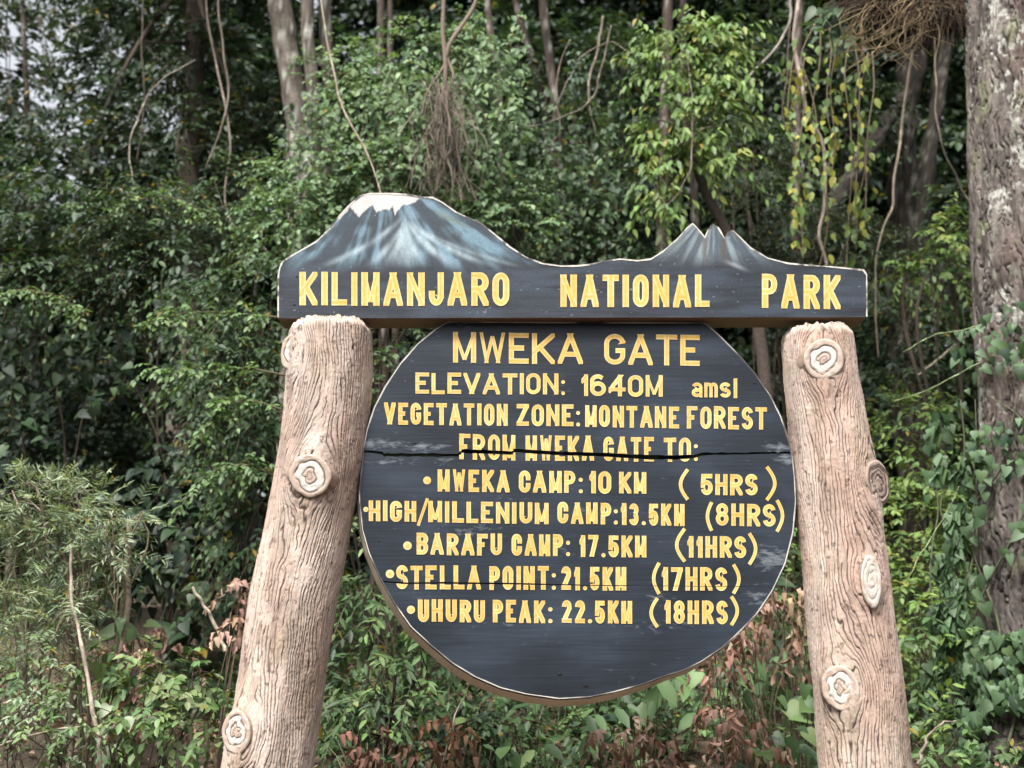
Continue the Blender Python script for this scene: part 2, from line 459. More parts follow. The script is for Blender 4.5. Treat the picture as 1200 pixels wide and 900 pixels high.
def strip_board(mb, xs, tops, bots, Y, depth, rows, backoff, colfn, sidecol, shrink=0):
    """a thick board: front grid between bots(x) and tops(x) in the upright plane Y, sides and back"""
    n = len(xs)
    tt = np.linspace(0, 1, rows)
    X = np.repeat(xs[None], rows, 0); Yp = lerp(np.asarray(bots)[None], np.asarray(tops)[None], tt[:, None])
    v = P(X, Yp, np.full(X.shape, Y))
    i, j = np.meshgrid(np.arange(rows - 1), np.arange(n - 1), indexing='ij')
    q = np.stack([i*n+j, i*n+j+1, (i+1)*n+j+1, (i+1)*n+j], -1)
    mb.add(v.reshape(-1, 3), q, colfn(X, Yp).reshape(-1, 3))
    # boundary loop, pulled back in two steps
    loop = np.r_[v[0], v[1:, -1], v[-1, -2::-1], v[-2:0:-1, 0]]
    m = len(loop)
    back = loop + np.array([0, depth, 0]) + np.asarray(backoff(loop))
    a = np.arange(m); b = (a + 1) % m
    mb.add(np.r_[loop, back], np.stack([b, a, a + m, b + m], -1), sidecol)
    vb = np.r_[v[0], v[-1]] + np.array([0, depth, 0]) + np.asarray(backoff(np.r_[v[0], v[-1]]))
    jj = np.arange(n - 1)
    mb.add(vb, np.stack([jj + 1, jj, jj + n, jj + n + 1], -1), sidecol)
    return loop

# ---- polyline ribbons (paint lines and letter cuts), worked out in the board's own plane
def offset_ribbon(pts, w, closed=False):
    p = np.asarray(pts, float); n = len(p)
    if closed:
        d1 = p - np.roll(p, 1, 0); d2 = np.roll(p, -1, 0) - p
    else:
        d = np.diff(p, axis=0); d1 = np.r_[d[:1], d]; d2 = np.r_[d, d[-1:]]
    n1 = unit(np.stack([-d1[:, 1], d1[:, 0]], 1)); n2 = unit(np.stack([-d2[:, 1], d2[:, 0]], 1))
    m = unit(n1 + n2); s = 1 / np.clip((m * n1).sum(1), .45, 1)
    return p + m * (s * w / 2)[:, None], p - m * (s * w / 2)[:, None]

def clip_poly(poly, box):
    x0, y0, x1, y1 = box
    for ax, lim, sg in ((0, x0, 1), (0, x1, -1), (1, y0, 1), (1, y1, -1)):
        out = []
        for i in range(len(poly)):
            a, b = poly[i - 1], poly[i]
            ia, ib = (a[ax] - lim) * sg >= -1e-9, (b[ax] - lim) * sg >= -1e-9
            if ia != ib:
                t = (lim - a[ax]) / (b[ax] - a[ax])
                out.append(tuple(a[k] + (b[k] - a[k]) * t for k in range(3)))
            if ib: out.append(b)
        poly = out
        if not poly: return []
    return poly

def arc(cx, cy, rx, ry, a0, a1, n=9):
    return [(cx + rx * cos(radians(a0 + (a1 - a0) * i / (n - 1))), cy + ry * sin(radians(a0 + (a1 - a0) * i / (n - 1)))) for i in range(n)]

LOOP = lambda q: arc(.5, 1 - q, .5, q, 180, 0, 11) + arc(.5, q, .5, q, 0, -180, 11)
BUMPY = lambda x, cy, r, a0=90, a1=-90: arc(x, cy, 1 - x, r, a0, a1, 9)
GL = {  # glyph: (relative width, [strokes]); a stroke is a list of points, ('o', list) = closed
 'A': (.62, [[(0, 0), (.5, 1)], [(1, 0), (.5, 1)], [(.2, .28), (.8, .28)]]),
 'B': (.5, [[(0, 0), (0, 1)], [(0, 1)] + BUMPY(.5, .76, .24) + [(0, .52)], [(0, .52)] + BUMPY(.5, .26, .26) + [(0, 0)]]),
 'C': (.5, [[(1, .70)] + arc(.5, .72, .5, .28, 0, 180, 11) + arc(.5, .28, .5, .28, 180, 360, 11) + [(1, .30)]]),
 'E': (.46, [[(0, 0), (0, 1)], [(0, 1), (1, 1)], [(0, .51), (.86, .51)], [(0, 0), (1, 0)]]),
 'F': (.45, [[(0, 0), (0, 1)], [(0, 1), (1, 1)], [(0, .50), (.84, .50)]]),
 'G': (.52, [[(1, .72)] + arc(.5, .72, .5, .28, 0, 180, 11) + arc(.5, .28, .5, .28, 180, 360, 11) + [(1, .45), (.55, .45)]]),
 'H': (.5, [[(0, 0), (0, 1)], [(1, 0), (1, 1)], [(0, .5), (1, .5)]]),
 'I': (0, [[(0, 0), (0, 1)]]),
 'J': (.42, [[(1, 1), (1, .28)] + arc(.5, .28, .5, .28, 0, -180, 11) + [(0, .32)]]),
 'K': (.55, [[(0, 0), (0, 1)], [(.0, .38), (1, 1)], [(.30, .55), (1, 0)]]),
 'L': (.44, [[(0, 1), (0, 0)], [(0, 0), (1, 0)]]),
 'M': (.56, [[(0, 0), (0, 1)], [(1, 0), (1, 1)], [(0, 1), (.5, .02)], [(1, 1), (.5, .02)]]),
 'N': (.54, [[(0, 0), (0, 1)], [(1, 0), (1, 1)], [(0, 1), (1, 0)]]),
 'O': (.5, [('o', LOOP(.28))]),
 'P': (.48, [[(0, 0), (0, 1)], [(0, 1)] + BUMPY(.5, .74, .26) + [(0, .48)]]),
 'R': (.52, [[(0, 0), (0, 1)], [(0, 1)] + BUMPY(.5, .75, .25) + [(0, .50)], [(.42, .50), (1, 0)]]),
 'S': (.5, [arc(.5, .75, .5, .25, 8, 270, 15) + arc(.5, .25, .5, .25, 90, -172, 15)]),
 'T': (.52, [[(0, 1), (1, 1)], [(.5, 0), (.5, 1)]]),
 'U': (.5, [[(0, 1), (0, .28)] + arc(.5, .28, .5, .28, 180, 360, 11) + [(1, 1)]]),
 'V': (.6, [[(0, 1), (.5, 0)], [(1, 1), (.5, 0)]]),
 'W': (.66, [[(0, 1), (.23, 0)], [(.23, 0), (.5, .95)], [(.5, .95), (.77, 0)], [(.77, 0), (1, 1)]]),
 'Z': (.5, [[(0, 1), (1, 1)], [(1, 1), (0, 0)], [(0, 0), (1, 0)]]),
 '0': (.48, [('o', LOOP(.28))]),
 '1': (.12, [[(1, 0), (1, 1)], [(0, .80), (1, 1)]]),
 '2': (.48, [arc(.5, .73, .5, .27, 175, -20, 13) + [(0, 0)], [(0, 0), (1, 0)]]),
 '3': (.48, [arc(.5, .75, .5, .25, 170, -80, 13), arc(.5, .26, .5, .26, 85, -172, 13)]),
 '4': (.56, [[(.72, 0), (.72, 1)], [(.72, 1), (0, .28)], [(0, .28), (1, .28)]]),
 '5': (.48, [[(.95, 1), (.08, 1)], [(.08, 1), (0, .52)], [(0, .54)] + arc(.5, .31, .5, .31, 110, -165, 13)]),
 '6': (.5, [[(.88, .90)] + arc(.5, .74, .5, .26, 75, 180, 7) + [(0, .32)], ('o', arc(.5, .30, .5, .30, 180, 540, 21)[:-1])]),
 '7': (.48, [[(0, 1), (1, 1)], [(1, 1), (.32, 0)]]),
 '8': (.5, [('o', arc(.5, .76, .46, .24, 90, 450, 19)[:-1]), ('o', arc(.5, .26, .5, .26, 90, 450, 19)[:-1])]),
 '/': (.42, [[(0, -.1), (1, 1.1)]]),
 '.': (0, [[(0, 0), (0, .04)]]),
 ':': (0, [[(0, .06), (0, .10)], [(0, .62), (0, .66)]]),
 'a': (.52, [arc(.5, .74, .5, .26, 165, 0, 9) + [(1, 0)], [(1, .50), (.45, .50)] + arc(.45, .26, .45, .24, 90, 270, 9) + [(1, .1)]]),
 'm': (.72, [[(0, 0), (0, 1)], [(0, .7)] + arc(.25, .74, .25, .26, 180, 0, 9) + [(.5, 0)], [(.5, .7)] + arc(.75, .74, .25, .26, 180, 0, 9) + [(1, 0)]]),
 's': (.5, [arc(.5, .75, .5, .25, 15, 270, 13) + arc(.5, .25, .5, .25, 90, -165, 13)]),
 'l': (0, [[(0, 0), (0, 1.42)]]),
}

class Letters:
    def __init__(s, Y, lift=.0015): s.Y = Y; s.v = []; s.f = []; s.u = []; s.z = 0; s.lift = lift
    def poly(s, pts):
        if len(pts) < 3: return
        b = len(s.v)
        for x, y, u in pts:
            s.v.append((x, y, s.z)); s.u.append(u)
        s.f.append(list(range(b, b + len(pts))))
    def stroke(s, pts, t, box, closed=False, tmap=None):
        l, r = offset_ribbon(pts, t, closed)
        p = np.asarray(pts, float); n = len(p)
        s.z = (s.z + 1) % 9
        for i in range(n if closed else n - 1):
            k = (i + 1) % n
            for side in (l, r):
                quad = [(p[i][0], p[i][1], 0.), (p[k][0], p[k][1], 0.), (side[k][0], side[k][1], 1.), (side[i][0], side[i][1], 1.)]
                s.poly(clip_poly(quad, box) if box else quad)
    def word(s, txt, x0, x1, yt0, yb0, yt1, yb1, t):
        """txt fills x0..x1; cap top/baseline given at the left and the right end (photo pixels, y down)"""
        gap = .62 * t
        ws = [GL[c][0] for c in txt]; nn = len(txt)
        gaps = gap * (nn - 1)
        Sx = (x1 - x0 - nn * t - gaps) / max(sum(ws), .01)
        H = ((yb0 - yt0) + (yb1 - yt1)) / 2
        x = 0.
        slope = ((yb1 - yb0) / (x1 - x0))
        for c in txt:
            w, strokes = GL[c]
            W = w * Sx
            tall = 1.42 if c == 'l' else 1.1 if c == '/' else 1
            box = (x, -H * .1 if c == '/' else 0, x + W + t, H * tall)
            jx, jy = random.uniform(-.25, .25), random.uniform(-.35, .35)
            for st in strokes:
                closed = isinstance(st, tuple)
                q = st[1] if closed else st
                pts = [(x + t / 2 + a * W, t / 2 + b * (H - t)) for a, b in q]
                if not closed and c not in '.:':
                    for e, f in ((0, 1), (-1, -2)):
                        a, b = q[e]
                        if a in (0, 1) or b in (0, 1):
                            dx, dy = pts[e][0] - pts[f][0], pts[e][1] - pts[f][1]; L = sqrt(dx * dx + dy * dy) or 1
                            ext = t * (.9 if min(abs(dx), abs(dy)) > .01 * L else .5)
                            pts[e] = (pts[e][0] + dx / L * ext, pts[e][1] + dy / L * ext)
                n0 = len(s.v)
                if c in '.:':
                    s.dot(x + t / 2, (t * .45 if st[0][1] < .3 else (H - t) * .64 + t / 2), t * .46)
                else: s.stroke(pts, t * random.uniform(.94, 1.06) * (.66 if c in 'MW' and abs(q[0][0] - q[1][0]) > .05 else .82 if c == 'N' and abs(q[0][0] - q[1][0]) > .05 else 1), box, closed)
                for i in range(n0, len(s.v)):
                    vx, vy, vz = s.v[i]
                    s.v[i] = (x0 + vx + jx, yb0 + slope * vx - vy + jy, vz)
            x += W + t + gap
    def paren(s, x0, x1, y0, y1, t, left):
        q = []
        for i in range(13):
            a = i / 12
            bx = sin(pi * a)
            q.append((x1 - t / 2 - (x1 - x0 - t) * bx if left else x0 + t / 2 + (x1 - x0 - t) * bx, y0 + (y1 - y0) * a))
        s.stroke(q, t, None)
    def dot(s, x, y, r):
        s.z = (s.z + 1) % 9
        n = 14
        for i in range(n):
            a, b = 2 * pi * i / n, 2 * pi * (i + 1) / n
            k = 1 + .08 * sin(3 * a + x)
            s.poly([(x, y, 0.), (x + r * cos(a), y + r * sin(a), 1.), (x + r * cos(b), y + r * sin(b), 1.)])
    def build(s, name, parent):
        v = np.array(s.v)
        w = P(v[:, 0], v[:, 1], s.Y - s.lift - v[:, 2] * .00012)
        w = w - np.array(sign.location)
        me = bpy.data.meshes.new(name); me.from_pydata([tuple(a) for a in w], [], s.f); me.update()
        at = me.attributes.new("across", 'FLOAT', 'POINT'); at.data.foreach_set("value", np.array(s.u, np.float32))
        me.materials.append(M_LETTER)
        o = bpy.data.objects.new(name, me); C.objects.link(o); o.parent = parent
        return o

# ---- header board with the painted mountains
HEAD_TOP = [(325.3,322),(327,313),(330,306),(343,298),(357,290.2),(371,282),(385.5,268),(398,252),(411,238),(422,229),(433,226),(458,226),(477,227),(493,230.2),(507,230.7),(518.5,236.4),(534,247.5),(548,254),(563,260.5),(578.6,272.8),(597.7,288.7),(616.6,300.7),(635.7,308),(658,311),(676.7,310.7),(690,309.3),(706.7,305.7),(726.7,302.7),(746.7,304.7),(763,302.7),(776.7,294),(793,280),(805,266.7),(811.7,261),(816.7,266),(826,277.5),(830,268.3),(835.7,262),(841.7,266),(849,278.5),(853.3,271.7),(859,269.3),(866.7,276.7),(880,290),(900,301.7),(923,307.7),(946.7,310),(973,311.7),(1000,314.3),(1012.7,315.7),(1016.5,321)]
HEAD_BOT = [(325.3,373),(1016.5,371.5)]
hx = np.unique(np.r_[np.linspace(325.3, 1016.5, 700), [p[0] for p in HEAD_TOP]])
SNOW = [(380,272),(388,268),(396,258),(405,250),(410,243),(414,247),(418,251),(421,254),(425,249),(432,243),(437,240),(441,249),(446,247),(452,244),(456,246),(460,242),(463,252),(467,246),(472,240),(482,239),(492,232.5),(497,230)]

def head_paint(X, Y):
    top = interp(HEAD_TOP, X)
    grain = fbm(X / 60, Y / 2.2, 0, 4, 4)
    bl = fbm(X / 50, Y / 22, 0, 9, 3)
    c = np.array([.019, .025, .035])[None, None] * (1 + .45 * grain + .5 * bl)[..., None]
    c = lerp(c, np.array([.040, .056, .082]), (sstep(.0, .6, fbm(X / 90, Y / 14, 3, 21, 3)) * .7)[..., None])
    # big mountain: brush strokes fanning out from the summit
    fade = sstep(321, 296, Y + 5 * vn(X / 20, 0, 0, 6)) * sstep(330, 352, X) * sstep(668, 610, X)
    def fan(ax, ay, f, seed):
        a = np.arctan2(X - ax, np.maximum(Y - ay, 1)); r = np.hypot(X - ax, Y - ay)
        return fbm(a * f, r / 70, 0, seed, 4), a, r
    n1, a1, r1 = fan(452, 196, 10, 40)
    n2, a2, r2 = fan(478, 232, 5, 44)
    st = sstep(-.25, .45, n1 + .25 * vn(X / 14, Y / 10, 0, 3))
    blue = lerp(np.array([.035, .055, .075]), np.array([.13, .215, .275]), st[..., None])
    c = lerp(c, blue, (fade * (.55 + .45 * st))[..., None])
    # the pale ridge running down the middle, spreading at its foot
    rx = 475 + (Y - 240) * .02
    wdt = 5 + np.clip(Y - 242, 0, 80) * .28
    ridge = np.exp(-((X - rx) / wdt) ** 2) * sstep(240, 262, Y) * sstep(318, 292, Y)
    ridge = ridge * sstep(-.35, .35, fbm((X - rx) / wdt * 2.2, Y / 60, 0, 51, 3))
    foot = 0
    for k, (dx, sl, w) in enumerate(((-1, 1.25, 6), (1, 1.5, 7), (-.9, .75, 5), (1, .85, 6), (1, 2.1, 7), (-1, .3, 4), (1, .35, 4))):
        s0 = 246 + 4 * k % 9
        yy = np.clip(Y - s0, 0, 100)
        xx = 474 + dx * sl * (yy ** 1.65 * .066 + yy * .12)
        foot = np.maximum(foot, np.exp(-((X - xx) / (w * (.4 + yy / 60))) ** 2) * sstep(s0 + 2, s0 + 22, Y) * sstep(316, 296, Y) * (.75 if k > 3 else 1))
    br = .5 + .5 * sstep(-.5, .4, fbm(X / 12, Y / 26, 0, 71, 3))
    c = lerp(c, np.array([.38, .48, .53]), np.clip((ridge * .75 + foot * .8) * br, 0, .9)[..., None])
    # dark gullies under the snow
    for gx_, gy_, sl_ in ((420, 262, -.55), (441, 255, -.25), (462, 256, -.12), (512, 262, 1.0), (545, 285, 1.25)):
        d = np.abs(X - (gx_ + sl_ * (Y - gy_)))
        c = lerp(c, np.array([.028, .036, .044]), (np.exp(-(d / 7) ** 2) * sstep(gy_ - 18, gy_ + 2, Y) * sstep(316, 280, Y) * .62)[..., None])
    # olive dab
    c = lerp(c, np.array([.12, .13, .05]), (np.exp(-(((X - 529) / 16) ** 2 + ((Y - 257 - (X - 529) * .5) / 3) ** 2)) * .6)[..., None])
    # small mountain
    fade2 = sstep(318, 292, Y) * np.exp(-((X - 836) / 58) ** 2)
    n3, a3, r3 = fan(836, 240, 8, 60)
    s3 = sstep(-.35, .45, n3)
    c = lerp(c, lerp(np.array([.07, .09, .11]), np.array([.23, .29, .32]), s3[..., None]), (fade2 * .95)[..., None])
    for sx_, sy_ in ((826, 279), (849, 279)):
        c = lerp(c, np.array([.075, .05, .035]), (np.exp(-((X - sx_ - 1.5 * vn(0, Y / 8, 0, 8)) / 3.2) ** 2) * sstep(sy_ - 2, sy_ + 3, Y) * sstep(318, 290, Y) * .7)[..., None])
    c = lerp(c, np.array([.36, .40, .42]), (np.exp(-(((X - 862) / 10) ** 2 + ((Y - 311 - (X - 862) * .4) / 2.5) ** 2)) * .5)[..., None])
    # snow cap
    sy_ = interp(SNOW, X) + 1.2 * vn(X / 3, Y / 4, 0, 2)
    sn = sstep(sy_ + .7, sy_ - .7, Y) * (X > 380) * (X < 497)
    c = lerp(c, np.array([.50, .49, .47]) * (1 - .12 * sstep(0, .5, fbm(X / 14, Y / 9, 0, 5, 3)))[..., None], sn[..., None])
    # pale rubbed spots and worn top edge
    c = lerp(c, np.array([.32, .35, .37]), (sstep(.60, .74, fbm(X / 5, Y / 3.0, 0, 91, 4)) * .4)[..., None])
    return np.clip(c, .008, .9)

hb = MB()
strip_board(hb, hx, interp(HEAD_TOP, hx), interp(HEAD_BOT, hx), Y_HEAD, .15, 96, lambda l: 0 * l, head_paint, np.array([.17, .10, .065]))
header = hb.build("header_board", M_PAINT, sign, smooth=False)

def line_ribbon(mb, pts, w, Y, lift, col, inset=0.0, closed=False):
    l, r = offset_ribbon(pts, w, closed)
    n = len(pts); a = np.arange(n if closed else n - 1); b = (a + 1) % n
    V = np.r_[l, r]
    mb.add(P(V[:, 0], V[:, 1], np.full(2 * n, Y - lift)), np.stack([a, b, b + n, a + n], -1), col)

et = MB()
edge = [(325.9, 372)] + [(x + (.9 if x < 340 else -.9 if x > 1008 else 0), y + .9) for x, y in HEAD_TOP] + [(1015.8, 371)]
edge = np.array(edge); ed = np.r_[0, np.cumsum(np.linalg.norm(np.diff(edge, axis=0), axis=1))]; te = np.linspace(0, ed[-1], 900)
edge = np.stack([np.interp(te, ed, edge[:, 0]), np.interp(te, ed, edge[:, 1])], 1)
def chipped(n, seed, a=np.array([.50, .48, .44]), b=np.array([.09, .085, .08])):
    q = np.arange(n); c = lerp(a, b, sstep(.0, .45, fbm(q / 14, 0, 0, seed, 4))[:, None])
    return np.r_[c, c]
line_ribbon(et, edge, 1.7 * (1 + .5 * fbm(np.arange(900) / 9, 0, 0, 2, 3)), Y_HEAD, .0012, chipped(900, 3))
o = et.build("edge_line", M_PAINT, header)
for txt, a in (("KILIMANJARO", (351, 597, 318, 358, 320, 358.5)), ("NATIONAL", (656.5, 831.5, 322, 359.5, 321.5, 360)), ("PARK", (893, 985, 321.5, 361, 322, 362.5))):
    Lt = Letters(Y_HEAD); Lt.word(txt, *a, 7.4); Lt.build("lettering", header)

# ---- round board: a slab of three planks with open cracks
DISC = [(420.4,588),(424,621),(431.5,648),(445,678),(460,705),(481,735),(505,757),(529,777),(556,793.5),(586,806.5),(616,814),(655,819.5),(690,817.5),(720,811.5),(750,803.5),(780,792.5),(802,786),(822,776),(846,760),(867,741),(888,719),(906,692),(921,660),(930,624),(933.2,588)]
DTOP = [(420.4,588),(420.4,574),(423,549),(425.5,523),(429.4,503),(438,477),(451,452),(469,425),(489.4,402),(510,385),(524,376.5),(640,377),(823.5,377.5),(829,379.5),(844,393),(864,413),(885,437),(902.7,462),(915.5,487.5),(925.7,518),(929.5,536),(932,561.6),(933.2,588)]
CR1 = [(420,528.5),(448,530.5),(449.5,533),(500,533.5),(538,533),(541,528.5),(570,529.5),(600,531),(602,528),(650,531),(711,533),(762,536),(790,536),(812,535),(822,532),(864,531.5),(934,530)]
C1W = [(420,2.6),(448,3.2),(500,3.8),(538,3.5),(545,4),(600,4),(700,4.2),(762,5),(812,4.2),(830,2.6),(934,2.2)]
CR2 = [(420,680),(445,681),(475,683.5),(520,683),(600,684),(700,686),(934,688)]
C2W = [(420,1.6),(520,1.7),(620,1.4),(690,.7),(760,.3),(934,.2)]
def mono(pts):
    p = np.array(pts, float); x = p[:, 0].copy()
    for i in range(1, len(x)):
        if x[i] <= x[i - 1]: x[i] = x[i - 1] + .01
    p[:, 0] = x; return p
DT, DB = mono(DTOP), mono(DISC)
dx_ = 420.5 + (933.1 - 420.5) * (.5 - .5 * np.cos(np.linspace(0, pi, 260)))
dx_ = np.unique(np.r_[dx_, DT[1:-1, 0], 449, 538.5, 540.5, 601])
top_, bot_ = np.interp(dx_, DT[:, 0], DT[:, 1]), np.interp(dx_, DB[:, 0], DB[:, 1])
c1, w1 = interp(CR1, dx_) + .4 * vn(dx_ / 5, 0, 0, 3), interp(C1W, dx_) * (1 + .25 * vn(dx_ / 9, 0, 0, 4))
c2, w2 = interp(CR2, dx_), interp(C2W, dx_)
WEAR = [(450,520,38,7,.34),(500,523,34,7,.30),(455,541,35,6,.26),(520,540,18,7,.2),(532,380,22,4,.34),(505,393,12,10,.15),(912,524,16,6,.36),(922,538,11,8,.40),(905,655,24,16,.36),(888,700,16,14,.24),(600,585,70,6,.10),(560,622,80,8,.16),(770,700,22,10,.22),(780,735,60,6,.16),(600,735,110,5,.12),(480,420,10,10,.15),(660,650,30,12,.14),(745,600,60,18,.08),(655,455,20,18,.12),(500,700,20,14,.12),(560,560,18,20,.08)]
def disc_wear(X, Y):
    w = 0 * X
    for a, b, rx, ry, s in WEAR: w = np.maximum(w, s * np.exp(-((X - a) / rx) ** 2 - ((Y - b) / ry) ** 2))
    w = w + .05 * fbm(X / 40, Y / 12, 0, 3, 3)
    return np.stack([np.clip(w, 0, 1)] * 3, -1)
rb = MB(); side = MB()
dc = P(677, 597, Y_DISC)
m_ = pxm(Y_DISC)
def doff(l):        # the slab is cut askew: its back lies lower and further left than its face
    r = l - dc; rr = np.maximum(np.linalg.norm(r[:, [0, 2]], axis=1, keepdims=True), 1e-6)
    k = np.clip((-r[:, 2:3] * 1.0 - r[:, 0:1] * .55) / rr, -.6, 1.2)
    out = np.zeros_like(l); out[:, 0:1] = r[:, 0:1] / rr * k * .026; out[:, 2:3] = r[:, 2:3] / rr * k * .026
    return out
def plank(tp, bt, rows):
    sel = np.where(bt - tp > .25)[0]
    xs_ = dx_[sel]
    strip_board(rb, xs_, tp[sel], bt[sel], Y_DISC, .075, rows, doff, disc_wear, np.array([.0, .0, .0]))
plank(top_, np.minimum(bot_, c1 - w1 / 2), 60)
plank(np.maximum(top_, c1 + w1 / 2), np.minimum(bot_, c2 - w2 / 2), 60)
plank(np.maximum(top_, c2 + w2 / 2), bot_, 60)
disc = rb.build("round_board", M_BOARD, sign, smooth=False)
# raw wood rim of the slab
outl = np.r_[DT, DB[::-1][1:-1]]
outl = np.r_[outl, outl[:1]]
dd = np.r_[0, np.cumsum(np.linalg.norm(np.diff(outl, axis=0), axis=1))]
tt_ = np.linspace(0, dd[-1], 420, endpoint=False)
ol = np.stack([np.interp(tt_, dd, outl[:, 0]), np.interp(tt_, dd, outl[:, 1])], 1)
rim = MB()
of = P(ol[:, 0], ol[:, 1], np.full(len(ol), Y_DISC + .006))
cen = of - dc; cu = cen / np.linalg.norm(cen[:, [0, 2]], axis=1, keepdims=True); cu[:, 1] = 0
f0 = of + cu * .0015; b0 = of + np.array([0, .062, 0]) + doff(of) + cu * .003
a = np.arange(len(ol)); b = (a + 1) % len(ol); n = len(ol)
low = ol[:, 1] > 420
rn = fbm(a / 14, 0, 0, 5, 3)[:, None]
rc = np.array([.66, .57, .46]) * (1 + .25 * rn)
rim.add(np.r_[f0, b0], np.stack([b, a, a + n, b + n], -1), np.r_[rc, rc * .9])
rim.build("wood_rim", M_PAINT, disc)
el = MB()
inn = ol - 1.0 * np.stack([ol[:, 0] - 677, (ol[:, 1] - 597)], 1) / np.linalg.norm(ol - np.array([677, 597]), axis=1, keepdims=True)
line_ribbon(el, inn, 1.25 * (1 + .6 * fbm(np.arange(len(inn)) / 5, 0, 0, 4, 3)), Y_DISC, .0012, chipped(len(inn), 9), closed=True)
el.build("edge_line", M_PAINT, disc)

DL = [  # words of each line: text, x0, x1, top-left, base-left, top-right, base-right, stroke
 [("MWEKA",531,683,389,425,391,427,5.9),("GATE",708,820,391.5,427.5,392.5,429,5.9)],
 [("ELEVATION:",487,662,436.5,461.5,438,462.5,4.6),("1640M",681,776.5,439,464,439.5,465,4.6)],
 [("am",810.5,841,448.5,465.5,448.5,466,3.7),("s",843.5,856,448.5,466,448.5,466,3.7),("l",859.5,864,449,466.5,449,466.5,4.2)],
 [("VEGETATION",450,595,472,497.5,473,499,4.9),("ZONE:",605.5,680,473,499,474.5,499.5,4.9),("MONTANE",685.5,796,475,500,476,502,4.9),("FOREST",805,899,476,502,477,503.5,4.9)],
 [("FROM",538,604,508,538,510,540,5.0),("MWEKA",616,696,510,540,511,540,5.0),("GATE",707,766.5,511.5,540.5,512.5,541,5.0),("TO:",778,818,512,541,513,540.5,5.0)],
 [("MWEKA",513,597,550,576,551,577,5.2),("CAMP:",608,683,551,577,552.5,578,5.2),("10",690.5,716.5,552,578,552,578.5,5.2),("KM",725.5,757.5,553,578,553.5,579,5.2),("5HRS",821,888,555,580,556,580.5,5.2)],
 [("HIGH",432,488,586.5,610.5,587,611.5,5.2),("MILLENIUM",502,643,587.5,612,588.5,614,5.2),("CAMP:",653.5,724.5,588.5,613.5,589,614.5,5.2),("13.5KM",727.5,802,589.5,615,590.5,616.5,5.2),("8HRS",839,909,590,616,591,617.5,5.2)],
 [("BARAFU",488,588.5,624.5,650,625.5,651,5.2),("CAMP:",599.5,668.5,625.5,651,626.5,652,5.2),("17.5KM",679,757.5,627,652.5,628,653.5,5.2),("11HRS",805.5,874.5,628,653.5,629,654,5.2)],
 [("STELLA",464,563.5,662.5,690.5,663,691,5.3),("POINT:",573.5,651.5,663,691,664,691.5,5.3),("21.5KM",658,734,664,691.5,664.5,692,5.3),("17HRS",775.5,852.5,664.5,692,665,692.5,5.3)],
 [("UHURU",489.5,568.5,702.5,728.5,703,729.5,5.4),("PEAK:",577.5,647.5,703,729.5,703.5,730,5.4),("22.5KM",658.5,741,703.5,730,704,731,5.4),("18HRS",778.5,853,703.5,731,704,731.5,5.4)],
]
EXTRA = {5: [("d",500.5,563,4.6),("(",795.5,808,550,585.5),(")",896.5,910,547,586)],
         6: [("d",428.7,597,3.0),("/",489,502,584,616),("(",827,836,588.5,622),(")",908.5,919,586,623)],
         7: [("d",477.5,639.5,5),("(",791,804.5,619.5,658),(")",876,887.5,625,661.5)],
         8: [("d",457,672.6,5),("(",764,774.5,659.5,696),(")",857.5,868,661.5,695.5)],
         9: [("d",481.6,714.6,4.8),("(",761,772.5,701,735),(")",855,866,699,732.5)]}
def cut_at_crack(Lt, k):        # the cracks run through two of the lines: their letters stop at the gap
    cr, cw = (CR1, C1W) if k == 4 else (CR2, C2W)
    nf, newv, newu = [], [], []
    for f in Lt.f:
        poly = [(Lt.v[i][0], Lt.v[i][1], Lt.u[i]) for i in f]; z = Lt.v[f[0]][2]
        xm = sum(p[0] for p in poly) / len(poly)
        yc = float(interp(cr, xm)); hw = float(interp(cw, xm)) / 2 + .2
        for bx in ((-1e4, -1e4, 1e4, yc - hw), (-1e4, yc + hw, 1e4, 1e4)):
            q = clip_poly(poly, bx)
            if len(q) >= 3:
                b_ = len(newv); newv += [(x, y, z) for x, y, u in q]; newu += [u for x, y, u in q]; nf.append(list(range(b_, b_ + len(q))))
    Lt.v, Lt.u, Lt.f = newv, newu, nf
for k, line in enumerate(DL):
    for w in line:
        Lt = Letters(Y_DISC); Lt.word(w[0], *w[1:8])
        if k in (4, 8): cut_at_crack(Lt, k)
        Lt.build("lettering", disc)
    for e in EXTRA.get(k, []):
        Lt = Letters(Y_DISC)
        if e[0] == "d": Lt.dot(e[1], e[2], e[3])
        elif e[0] == "/": Lt.stroke([(e[1] + 1, e[4]), (e[2] - 1, e[3])], 3.4, None)
        else: Lt.paren(e[1], e[2], e[3], e[4], 4.0, e[0] == "(")
        if k in (4, 8): cut_at_crack(Lt, k)
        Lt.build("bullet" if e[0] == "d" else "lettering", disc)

# a few nail heads and knots in the wood
for x, y, r in ((912, 531, 2.2), (348, 324, 1.6), (345, 357, 1.8), (884, 449, 1.6), (486, 519, 2.0), (656, 790, 3.0), (686, 803, 3.2), (444, 634, 1.2)):
    nl = MB()
    c0 = P(x, y, Y_DISC if y > 370 else Y_HEAD) - np.array([0, .0015, 0])
    th = np.linspace(0, 2 * pi, 10, endpoint=False)
    v = c0 + np.stack([np.cos(th) * r * .0035, 0 * th, np.sin(th) * r * .0022], 1)
    nl.add(np.r_[v, [c0 - np.array([0, .002, 0])]], [[10, (i + 2) % 10, i + 1, i] for i in range(0, 10, 2)], np.array([.012, .010, .010]))
    nl.build("nail", M_PAINT, disc if y > 370 else header)
